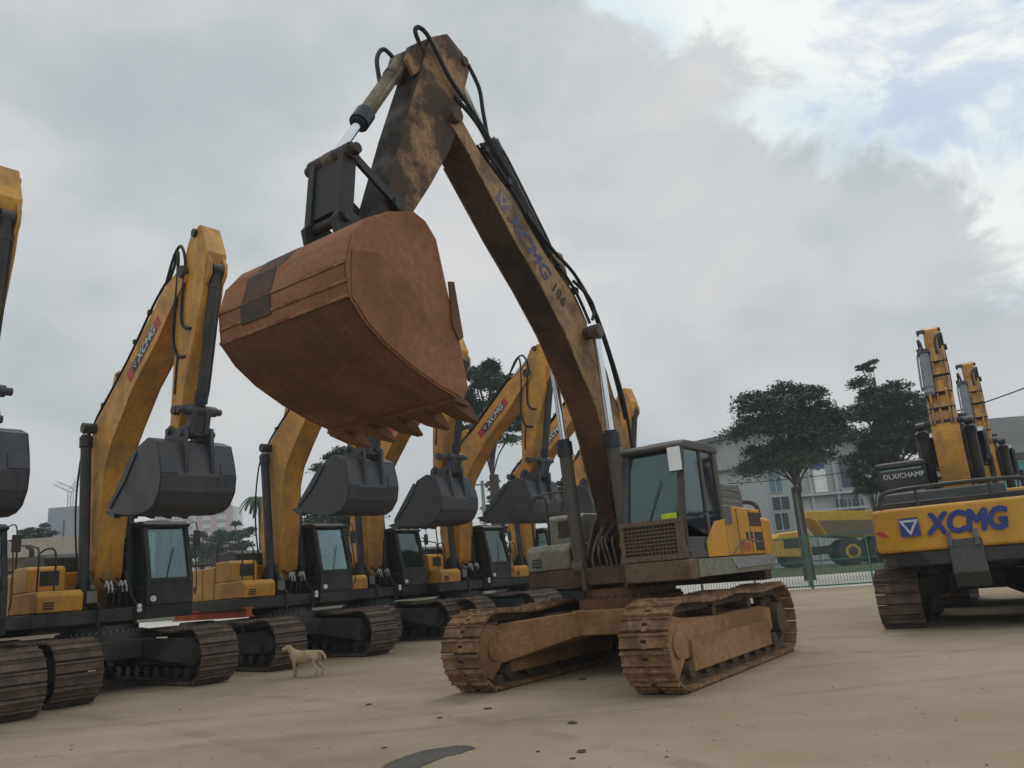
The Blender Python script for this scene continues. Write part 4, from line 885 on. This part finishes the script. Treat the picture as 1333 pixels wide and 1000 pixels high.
# ------------------------------------------------------------------ buildings
WALL = mat('white_render', (.385, .395, .395), .85, dirt=(.29, .29, .285), amt=.6, scale=.16, streak=((.30, .30, .29), .4), saxis=(1., 1., .12), fine=1., bump=.03, var=.03)
ROOF = mat('metal_roof_grey', (.115, .125, .125), .6, dirt=(.08, .085, .085), amt=.5, scale=.1, bump=.04)
BG = mat('window_glass_blue', (.10, .19, .24), .12, bump=0); DKG = mat('window_glass_dark', (.025, .03, .04), .12, bump=0)
FRM = mat('window_frame_white', (.45, .45, .45), .6, bump=0)
def building(name, label, cat, left_px, right_px, dist, turn):
    a = hit(*left_px, dist); e = hit(*right_px, dist); c = (a + e) / 2
    return empty(name, (c.x, c.y, 0), turn), (e - a).xy.length
def window(root, x0, x1, z0, z1, y, m, nx=2, nz_=1, sill=True):
    q = MB(); t = .09
    q.box(x0, x1, y - .12, y + .04, z0, z0 + t); q.box(x0, x1, y - .12, y + .04, z1 - t, z1)
    for i in range(nx + 1):
        x = x0 + (x1 - x0 - t) * i / nx; q.box(x, x + t, y - .12, y + .04, z0 + t, z1 - t)
    wd = q.build('window', FRM, root)
    for i in range(nx):
        for j in range(nz_):
            xa = x0 + (x1 - x0) * i / nx + .05; xb = x0 + (x1 - x0) * (i + 1) / nx - .03; za = z0 + (z1 - z0) * j / nz_ + .04; zb = z0 + (z1 - z0) * (j + 1) / nz_ - .04
            p = MB(); p.box(xa, xb, y - .05, y - .03, za, zb); p.build('pane', m, wd)
    return wd
D0 = 94.
bo, BW = building('office_building', '', 'building', (905, 700), (1180, 690), D0, 0)
tag(bo, 'white gabled office building with blue windows behind the dark tree', 'building')
hw = BW / 2 + 2; zl_, za_, zr_ = 1.5 + .146 * D0 - .4, 1.5 + .163 * D0, 1.5 + .092 * D0
q = MB(); q.prism([(-hw, 0), (hw, 0), (hw, zr_), (hw * .22, za_ - .1), (-hw, zl_)], 0, 16); q.build('wall', WALL, bo)
q = MB(); q.prism([(-hw - .6, zl_ - .1), (hw * .22, za_), (hw + .8, zr_ - .15), (hw + .8, zr_ + .3), (hw * .22, za_ + .5), (-hw - .6, zl_ + .35)], -1.2, 16.5); q.build('roof', ROOF, bo)
q = MB(); q.prism([(-hw, zl_ - 3.4), (-1.3, zl_ - 2.5), (-1.3, zl_ - 2.3), (-hw, zl_ - 3.2)], -.5, -.005); q.build('cornice', ROOF, bo)
def bx(px_, py_):           # picture position -> building-local x,z on its front wall
    d = px_ray(px_, py_); k = bo.location.y / d.y; return d.x * k - bo.location.x, 1.5 + d.z * k
for (xa, ya_, xb, yb2, m, nx_, nz_) in ((996, 604, 1020, 641, BG, 2, 2), (1003, 647, 1030, 664, DKG, 2, 1), (1033, 612, 1046, 642, DKG, 1, 2), (1006, 668, 1030, 690, DKG, 2, 1), (1086, 636, 1102, 668, BG, 2, 1), (1108, 640, 1122, 668, DKG, 1, 2), (945, 632, 966, 662, DKG, 2, 2), (966, 664, 985, 690, DKG, 2, 1)):
    x0, z1_ = bx(xa, ya_); x1, z0_ = bx(xb, yb2)
    window(bo, x0, x1, z0_, z1_, 0, m, nx_, nz_)
x0, z1_ = bx(1090, 594); x1, z0_ = bx(1128, 632); q = MB(); q.box(x0, x1, -.14, -.01, z0_, z1_); q.build('dark_panel', mat('navy_cladding', (.045, .055, .09), .5, bump=.02), bo)
x0, z1_ = bx(1054, 598); x1, z0_ = bx(1078, 640); q = MB(); q.cur = 0; q.box(x0, x1, -.16, -.01, z0_, z1_); q.cur = 1; q.box(x0, x1, -.17, -.162, z0_ + (z1_ - z0_) * .68, z1_); q.build('banner', [WHITE, mat('banner_blue', (.04, .09, .22), .6, bump=0)], bo)
x0, z1_ = bx(1074, 592); q = MB(); q.cyl((x0 + .6, -.3, 0), (x0 + .6, -.3, z1_), .16, n=10); q.build('downpipe', FRM, bo)
for px_y in (646, 667):
    _, zz = bx(1040, px_y); xa_, _ = bx(1036, px_y); xb_, _ = bx(1128, px_y); q = MB(); q.box(xa_, xb_, -.7, -.02, zz - .15, zz + .12); q.build('ledge', FRM, bo)
for px_x in (1031, 1050, 1084):
    xx, zt_ = bx(px_x, 606); q = MB(); q.box(xx - .16, xx + .16, -.32, -.01, 0, zt_); q.build('pilaster', FRM, bo)
for k in range(7):
    xx, zt_ = bx(1086 + k * 5.5, 650); _, zb_ = bx(1086, 672); q = MB(); q.box(xx - .08, xx + .08, -.66, -.56, zb_, zt_); q.build('balustrade_post', DKG, bo)
# right building with cyan glass
D1 = 46.; b1, BW1 = building('glass_front_building', '', 'building', (1262, 640), (1460, 620), D1, 0); tag(b1, 'low building with dark grey roof and turquoise glass at the right edge', 'building')
def bx1(px_, py_):
    d = px_ray(px_, py_); k = b1.location.y / d.y; return d.x * k - b1.location.x, 1.5 + d.z * k
ex, ez = bx1(1283, 594); rx, rz = bx1(1268, 530); hw = BW1 / 2
q = MB(); q.box(ex - .2, hw + 6, 0, 10, 0, ez); q.build('wall', WALL, b1)
q = MB(); q.add([(ex - 1.2, -1.1, ez - .05), (hw + 7, -1.1, ez - .05), (hw + 7, 9, rz + .6), (rx - .6, 9, rz + .6), (ex - 1.2, -1.1, ez - .35), (hw + 7, -1.1, ez - .35), (hw + 7, 9, rz + .3), (rx - .6, 9, rz + .3)],
              [(0, 1, 2, 3), (7, 6, 5, 4), (0, 4, 5, 1), (1, 5, 6, 2), (2, 6, 7, 3), (3, 7, 4, 0)]); q.build('roof', mat('dark_roof_sheet', (.062, .066, .066), .7, dirt=(.09, .085, .085), amt=.4, scale=.3, bump=.03), b1)
CY = mat('turquoise_glass', (.12, .42, .46), .2, bump=0)
x0, z1_ = bx1(1290, 602); _, z0_ = bx1(1290, 640)
for i in range(6): window(b1, x0 + i * 1.35, x0 + i * 1.35 + 1.3, z0_, z1_, 0, CY, 1, 1)
# overhead cable
def cable(name, label, a, e, sag, r=.02):
    q = MB(); n = 16; q.tube([a.lerp(e, i / n) - Vector((0, 0, sag * 4 * (i / n) * (1 - i / n))) for i in range(n + 1)], r, 5, 1); return tag(q.build(name, HOSE), label, 'cable')
cable('power_cable', 'black overhead cable crossing the sky beyond the rear excavators', hit(1180, 552, 44), hit(1460, 448, 38), .4, .035)
cable('power_cable', 'thin cable crossing in front of the white office building', hit(900, 632, 55), hit(1180, 602, 58), .3, .028)

# left side: low beige shed, grey block with crane, condominium towers
sh = hit(60, 700, 42); SR = (hit(116, 700, 42) - sh).x; shed = empty('low_shed', (sh.x, sh.y, 0), rad(12)); tag(shed, 'long low beige shed with flat fascia behind the leftmost machines', 'shed')
q = MB(); q.box(-16, SR, 0, 8, 0, 4.6); q.build('wall', mat('beige_render', (.33, .26, .205), .9, dirt=(.25, .2, .16), amt=.4, scale=.2, bump=.03), shed)
q = MB(); q.box(-16.6, SR + .5, -1.2, 8.6, 4.6, 5.5); q.build('roof', mat('fascia_beige', (.40, .34, .29), .8, bump=.03), shed)
gb = hit(84, 690, 190); blk = empty('grey_block', (gb.x, gb.y, 0)); tag(blk, 'plain grey concrete block beyond the beige shed roof', 'building')
q = MB(); q.box(-4.2, 5.5, 0, 14, 0, 27.); q.build('wall', mat('grey_concrete', (.27, .29, .33), .9, bump=.02), blk)
q = MB(); q.box(-3.5, -3.2, -.2, 0, 21, 23); q.box(-.4, -.1, -.2, 0, 20, 24); q.build('window', DKG, blk)
cr = hit(92, 680, 230); crane = empty('tower_crane', (cr.x, cr.y, 0)); tag(crane, 'thin pale tower crane with raised jib above the grey block', 'crane')
CRM = mat('pale_crane_paint', (.42, .42, .45), .7, bump=0)
def lattice(p, q_, s, m):
    p, q_ = Vector(p), Vector(q_); d = (q_ - p); n = max(3, int(d.length / (s * 1.6))); sx = d.normalized().cross(Vector((0, 1, 0))).normalized() * s / 2; sy = Vector((0, s / 2, 0)); b = MB()
    for ex_, ey in ((1, 1), (1, -1), (-1, 1), (-1, -1)): b.bar(p + sx * ex_ + sy * ey, q_ + sx * ex_ + sy * ey, s * .12, s * .12)
    for i in range(n):
        k = 1 if i % 2 else -1
        b.bar(p + d * (i / n) + sx * k - sy, p + d * ((i + 1) / n) - sx * k - sy, s * .08, s * .08)
    return b
lattice((0, 0, 0), (0, 0, 37), 1.6, CRM).build('mast', CRM, crane)
lattice((0, 0, 37), (11.5, 0, 58), 1.1, CRM).build('jib', CRM, crane)
lattice((0, 0, 37), (-5, 0, 39.5), 1.2, CRM).build('counter_jib', CRM, crane)
PINK = mat('condo_pink', (.40, .24, .23), .9, bump=0); CW_ = mat('condo_white', (.55, .54, .53), .9, bump=0)
for i, (xp, wd_, ht, lb) in enumerate(((180, 24, 46, 'far white and pink tower seen left of the row excavator cab'), (232, 26, 49, 'far white and pink tower seen above the row excavator cab'), (279, 22, 51, 'far white tower with pink stripes right of the row excavator cab'))):
    c_ = hit(xp, 700, 420); tw_ = empty('apartment_tower', (c_.x, c_.y, 0), rad(8)); tag(tw_, lb, 'building', 'far apartment towers')
    q = MB(); q.box(-wd_ / 2, wd_ / 2, 0, 16, 0, ht); q.build('wall', CW_, tw_)
    for x in (-wd_ * .36, -wd_ * .02, wd_ * .34):
        q = MB(); q.box(x - 1.6, x + 1.6, -.5, 0, 0, ht + 1); q.build('stripe', PINK, tw_)
    for f in range(6):
        for x in (-wd_ * .22, wd_ * .18):
            q = MB(); q.box(x - 2.6, x + 2.6, -.25, 0, ht - 4 - f * 4.2, ht - 2 - f * 4.2); q.build('window', mat('condo_window', (.16, .18, .21), .4, bump=0), tw_)

# ------------------------------------------------------------------ trees
LEAF = []
for i, cc in enumerate(((.036, .072, .036), (.054, .098, .036), (.030, .058, .038))):
    m = mat('leaf_%s' % ('dark', 'mid', 'blue')[i], cc, .6, bump=0, var=.25, fine=2.)
    LEAF.append(m)
BARK = mat('bark', (.06, .048, .040), .9, dirt=(.1, .085, .07), amt=.5, scale=3, bump=.4)
def tree(label, base, H, crown, trunk_r, pads, leaf=.32, dens=420, seed=0, kindi=0, fork=.45, name='tree', flat=.42, leafcat='tree'):
    """crown: (rx, ry, z_low, z_high); layered pads of leaves carried on limbs"""
    r = random.Random(seed); root = empty(name, base); tag(root, label, leafcat, 'trees around the yard')
    rx, ry, zl, zh = crown; b = MB(); zf = H * fork
    b.tube([(0, 0, 0), (.05 * r.uniform(-1, 1), 0, zf * .5), (r.uniform(-.15, .15), 0, zf)], trunk_r, 10, 4)
    b.cyl((0, 0, 0), (0, 0, zf * .25), trunk_r * 1.35, trunk_r, n=10)
    P = []
    for i in range(pads):
        for _ in range(80):
            x, y, z = r.uniform(-1, 1), r.uniform(-1, 1), r.uniform(0, 1)
            lim = math.sqrt(max(0, 1 - (abs(z - .36) / .68) ** 2.0))
            if x * x + y * y < lim * lim and (x * x + y * y > .10 * lim * lim or z > .5): break
        s = r.uniform(.20, .38) * (1.1 - .3 * z); P.append((x * rx, y * ry, zl + (zh - zl) * z, s * rx, s * ry, s * rx * flat * r.uniform(.7, 1.2)))
    for i, (x, y, z, sx, sy, sz) in enumerate(P):
        if i % 2: continue
        h0 = zf * r.uniform(.75, 1.0) + (max(z - zf, 0)) * .35; k = trunk_r * r.uniform(.12, .26)
        b.tube([(0, 0, min(h0, z - .2)), (x * .35, y * .35, min(h0, z - .2) + (z - h0) * .55), (x * .85, y * .85, z - sz * .4)], k, 6, 4)
    b.build('trunk', BARK, root)
    vs, fs, ms = [], [], []
    for (x, y, z, sx, sy, sz) in P:
        n = int(dens * r.uniform(.8, 1.2))
        for _ in range(n):
            gx_, gy_, gz_ = [max(-1.15, min(1.15, r.gauss(0, .50))) for _k in range(3)]
            px_, py_, pz_ = x + sx * gx_, y + sy * gy_, z + sz * gz_ - .35 * sz * (gx_ * gx_ + gy_ * gy_)
            L = leaf * r.uniform(.6, 1.3); W = L * r.uniform(.4, .65); a = r.uniform(0, 2 * math.pi); ti = r.gauss(0, .5); ro = r.gauss(0, .45)
            d = Vector((math.cos(a) * math.cos(ti), math.sin(a) * math.cos(ti), math.sin(ti))); sd_ = Vector((-math.sin(a) * math.cos(ro), math.cos(a) * math.cos(ro), math.sin(ro)))
            c = Vector((px_, py_, pz_)); o = len(vs)
            vs += [c - d * L / 2, c + sd_ * W / 2 + Vector((0, 0, -.04 * L)), c + d * L / 2, c - sd_ * W / 2 + Vector((0, 0, -.04 * L))]
            fs.append((o, o + 1, o + 2, o + 3)); ms.append(0 if r.random() < .55 else 1 if r.random() < .6 else 2)
    me = bpy.data.meshes.new('crown'); me.from_pydata([tuple(v) for v in vs], [], fs)
    for k in range(3): me.materials.append(LEAF[(k + kindi) % 3])
    me.polygons.foreach_set('material_index', ms); me.update(); link('crown', me, root)
    return root
def tree_at(label, px_, top_px, dist, wide_px, low_px, seed, **k):
    """tree whose trunk stands under pixel column px_, crown between the picture heights top_px and low_px"""
    c = hit(px_, 700, dist); zt = hit(px_, top_px, dist).z; zl = hit(px_, low_px, dist).z; rx = wide_px / 2 / 1037 * dist
    return tree(label, (c.x, c.y, 0), zt, (rx, rx * .9, zl, zt - .3), k.pop('tr', .3), k.pop('pads', 60), seed=seed, **k)
tree_at('broad dark layered tree in front of the white office building', 1046, 492, 52, 144, 606, 11, tr=.30, pads=79, dens=614, leaf=0.25)
tree_at('dark layered tree beside the tall yellow arms on the right', 1184, 482, 54, 126, 610, 12, tr=.30, pads=71, dens=614, leaf=0.25)
tree_at('slim young tree whose small crown tops the dark layered tree', 1176, 462, 58, 32, 478, 19, tr=.12, pads=14, dens=159, leaf=0.24, fork=.9, flat=.3)
tree_at('big round tree behind the middle of the excavator row', 648, 462, 58, 96, 572, 13, tr=.34, pads=66, dens=614, leaf=0.27, fork=.5)
tree_at('lower tree behind the big round tree near the grey pole', 655, 618, 75, 48, 690, 14, tr=.3, pads=31, dens=348, leaf=0.32)
tree_at('green tree seen between second and third excavator booms', 452, 578, 60, 96, 690, 15, tr=.3, pads=48, dens=439, leaf=0.28)
tree_at('small rounded tree far off, right of the apartment towers', 305, 676, 95, 66, 735, 16, tr=.3, pads=34, dens=348, leaf=0.35)
tree_at('bushy tree far behind the left excavator cab', 262, 690, 100, 50, 735, 17, tr=.25, pads=31, dens=320, leaf=0.35)
tree_at('little dark tree poking above the beige shed roof', 45, 674, 70, 44, 705, 18, tr=.2, pads=19, dens=232, leaf=0.28)
tree_at('green shrub tree standing left of the black lettered cab', 1146, 588, 44, 40, 640, 20, tr=.12, pads=31, dens=379, leaf=0.22, kindi=1)
# palm at the left of the second boom
pm_ = hit(338, 700, 70); palm = empty('palm_tree', (pm_.x, pm_.y, 0)); tag(palm, 'palm tree peeking out left of the second row boom', 'palm')
zt = hit(338, 652, 70).z; q = MB(); q.tube([(0, 0, 0), (.1, 0, zt * .5), (0, 0, zt)], .16, 9, 3); q.build('trunk', BARK, palm)
for i in range(16):
    a = i * 2.4; L = 1.7; q = MB(); pts = []
    for k in range(7):
        t = k / 6; pts.append(Vector((math.cos(a) * L * t, math.sin(a) * L * t, zt + .9 * t * (1 - t) * 2.2 - 1.3 * t * t * (.4 + .6 * (i % 3) / 2))))
    for k in range(6):
        wv = Vector((-math.sin(a), math.cos(a), 0)) * (.28 * (1 - abs(k / 6 - .4)))
        q.add([pts[k], pts[k] + wv + Vector((0, 0, -.15)), pts[k + 1] + wv * .8 + Vector((0, 0, -.15)), pts[k + 1]], [(0, 1, 2, 3)])
        q.add([pts[k], pts[k + 1], pts[k + 1] - wv * .8 + Vector((0, 0, -.15)), pts[k] - wv + Vector((0, 0, -.15))], [(0, 1, 2, 3)])
    q.build('frond', LEAF[0], palm)
# tall grey pole behind the row
pb = hit(632, 690, 62); po = empty('utility_pole', (pb.x, pb.y, 0)); tag(po, 'tall grey concrete pole between the third and fourth excavators', 'pole')
q = MB(); q.cyl((0, 0, 0), (0, 0, 9.2), .2, .13, n=12); q.build('shaft', mat('pole_concrete', (.3, .3, .3), .8, bump=.03), po)
q = MB(); q.bar((-.9, 0, 8.9), (.9, 0, 8.9), .1, .1); q.build('cross_arm', GREY, po)

# ------------------------------------------------------------------ the dog
def skin(name, joints, edges, m, parent=None, sub=2, root=0):
    me = bpy.data.meshes.new(name); me.from_pydata([j[0] for j in joints], edges, []); o = bpy.data.objects.new(name, me); COL.objects.link(o)
    sk = o.modifiers.new('skin', 'SKIN'); sk.use_smooth_shade = True
    for i, j in enumerate(joints):
        rr = j[1]; me.skin_vertices[0].data[i].radius = rr if isinstance(rr, tuple) else (rr, rr)
        me.skin_vertices[0].data[i].use_root = (i == root)
    s = o.modifiers.new('sub', 'SUBSURF'); s.levels = sub; s.render_levels = sub
    me2 = bpy.data.meshes.new_from_object(o.evaluated_get(bpy.context.evaluated_depsgraph_get())); bpy.data.objects.remove(o)
    me2.materials.clear(); me2.materials.append(m); me2.polygons.foreach_set('use_smooth', [True] * len(me2.polygons))
    o = bpy.data.objects.new(name, me2); COL.objects.link(o)
    if parent: o.parent = parent
    return o
FUR = mat('cream_fur', (.44, .335, .215), .95, dirt=(.31, .22, .135), amt=.6, scale=4, fine=45, bump=.3)
d0 = px_ground(397, 882); dog = empty('dog', (d0.x, d0.y, 0), rad(180 - 12)); dog.scale = (.74, .95, .90); tag(dog, 'cream coloured dog standing in front of the excavator tracks, head turned to camera', 'dog')
J = [((0, 0, .42), (.085, .115)), ((.18, 0, .42), (.10, .13)), ((.30, 0, .45), (.085, .11)), ((-.18, 0, .445), (.08, .095)), ((-.32, 0, .46), (.082, .095)),
     ((.38, .0, .55), (.062, .07)), ((.42, .015, .625), .062), ((.46, .035, .64), .056), ((.53, .09, .612), .032), ((.575, .12, .60), .024),
     ((.24, .075, .33), .05), ((.25, .08, .20), .028), ((.245, .08, .07), .022), ((.275, .08, .022), .024),
     ((.27, -.075, .33), .05), ((.30, -.08, .20), .028), ((.31, -.08, .07), .022), ((.34, -.08, .022), .024),
     ((-.33, .08, .37), .065), ((-.29, .085, .27), .042), ((-.40, .085, .18), .025), ((-.385, .085, .07), .021), ((-.35, .085, .022), .024),
     ((-.36, -.08, .37), .065), ((-.33, -.085, .27), .042), ((-.46, -.085, .18), .025), ((-.455, -.085, .07), .021), ((-.42, -.085, .022), .024),
     ((-.40, 0, .51), .035), ((-.49, .0, .50), .03), ((-.57, .01, .42), .032), ((-.62, .02, .33), .02)]
J = [(p_, tuple(k * 1.22 for k in r_) if isinstance(r_, tuple) else r_ * 1.22) for p_, r_ in J]
Ed = [(0, 1), (1, 2), (0, 3), (3, 4), (2, 5), (5, 6), (6, 7), (7, 8), (8, 9), (2, 10), (10, 11), (11, 12), (12, 13), (2, 14), (14, 15), (15, 16), (16, 17), (4, 18), (18, 19), (19, 20), (20, 21), (21, 22), (4, 23), (23, 24), (24, 25), (25, 26), (26, 27), (4, 28), (28, 29), (29, 30), (30, 31)]
body = skin('body', J, Ed, FUR, dog)
for (x, y, sg) in ((.405, .075, 1), (.45, -.035, -1)):
    q = MB(); q.add([(x - .02, y, .665), (x + .03, y, .67), (x + .0, y + .035 * sg, .60), (x - .01, y + .02 * sg, .70), (x - .005, y + .03 * sg, .655)], [(0, 3, 4), (3, 1, 4), (0, 4, 2), (4, 1, 2), (0, 2, 1), (0, 1, 3)]); q.build('ear', FUR, body)
for p_ in ((.505, .04, .655), (.478, .088, .655)):
    bm = bmesh.new(); bmesh.ops.create_uvsphere(bm, u_segments=8, v_segments=6, radius=.011, matrix=Matrix.Translation(p_)); me = bpy.data.meshes.new('eye'); bm.to_mesh(me); bm.free(); me.materials.append(BLKL); link('eye', me, body)
bm = bmesh.new(); bmesh.ops.create_uvsphere(bm, u_segments=8, v_segments=6, radius=.016, matrix=Matrix.Translation((.60, .135, .608))); me = bpy.data.meshes.new('nose'); bm.to_mesh(me); bm.free(); me.materials.append(BLKL); link('nose', me, body)

q = MB(); n_ = 16; R0 = .088; C0 = Vector((.365, -.002, .53)); ax_ = Vector((.55, .08, .83)).normalized(); e1 = ax_.cross(Vector((0, 1, 0))).normalized(); e2 = ax_.cross(e1)
q.tube([C0 + (e1 * math.cos(2 * math.pi * i / n_) + e2 * math.sin(2 * math.pi * i / n_)) * R0 for i in range(n_ + 1)], .012, 6, 1); q.build('collar', mat('faded_red_collar', (.30, .09, .07), .8, bump=0), body)
# ------------------------------------------------------------------ haze in the air
b = MB(); b.box(-660, 660, -140, 660, -1.2, 64)
hz = b.build('haze', []); tag(hz, kind='stuff')
hm = bpy.data.materials.new('hazy_air'); hm.use_nodes = True; t = hm.node_tree; t.nodes.clear()
ho = N(t, 'ShaderNodeOutputMaterial'); pv = N(t, 'ShaderNodeVolumePrincipled'); pv.inputs['Color'].default_value = (.86, .90, .94, 1); pv.inputs['Density'].default_value = .0010; pv.inputs['Anisotropy'].default_value = .25
t.links.new(pv.outputs[0], ho.inputs['Volume']); hz.data.materials.clear(); hz.data.materials.append(hm)
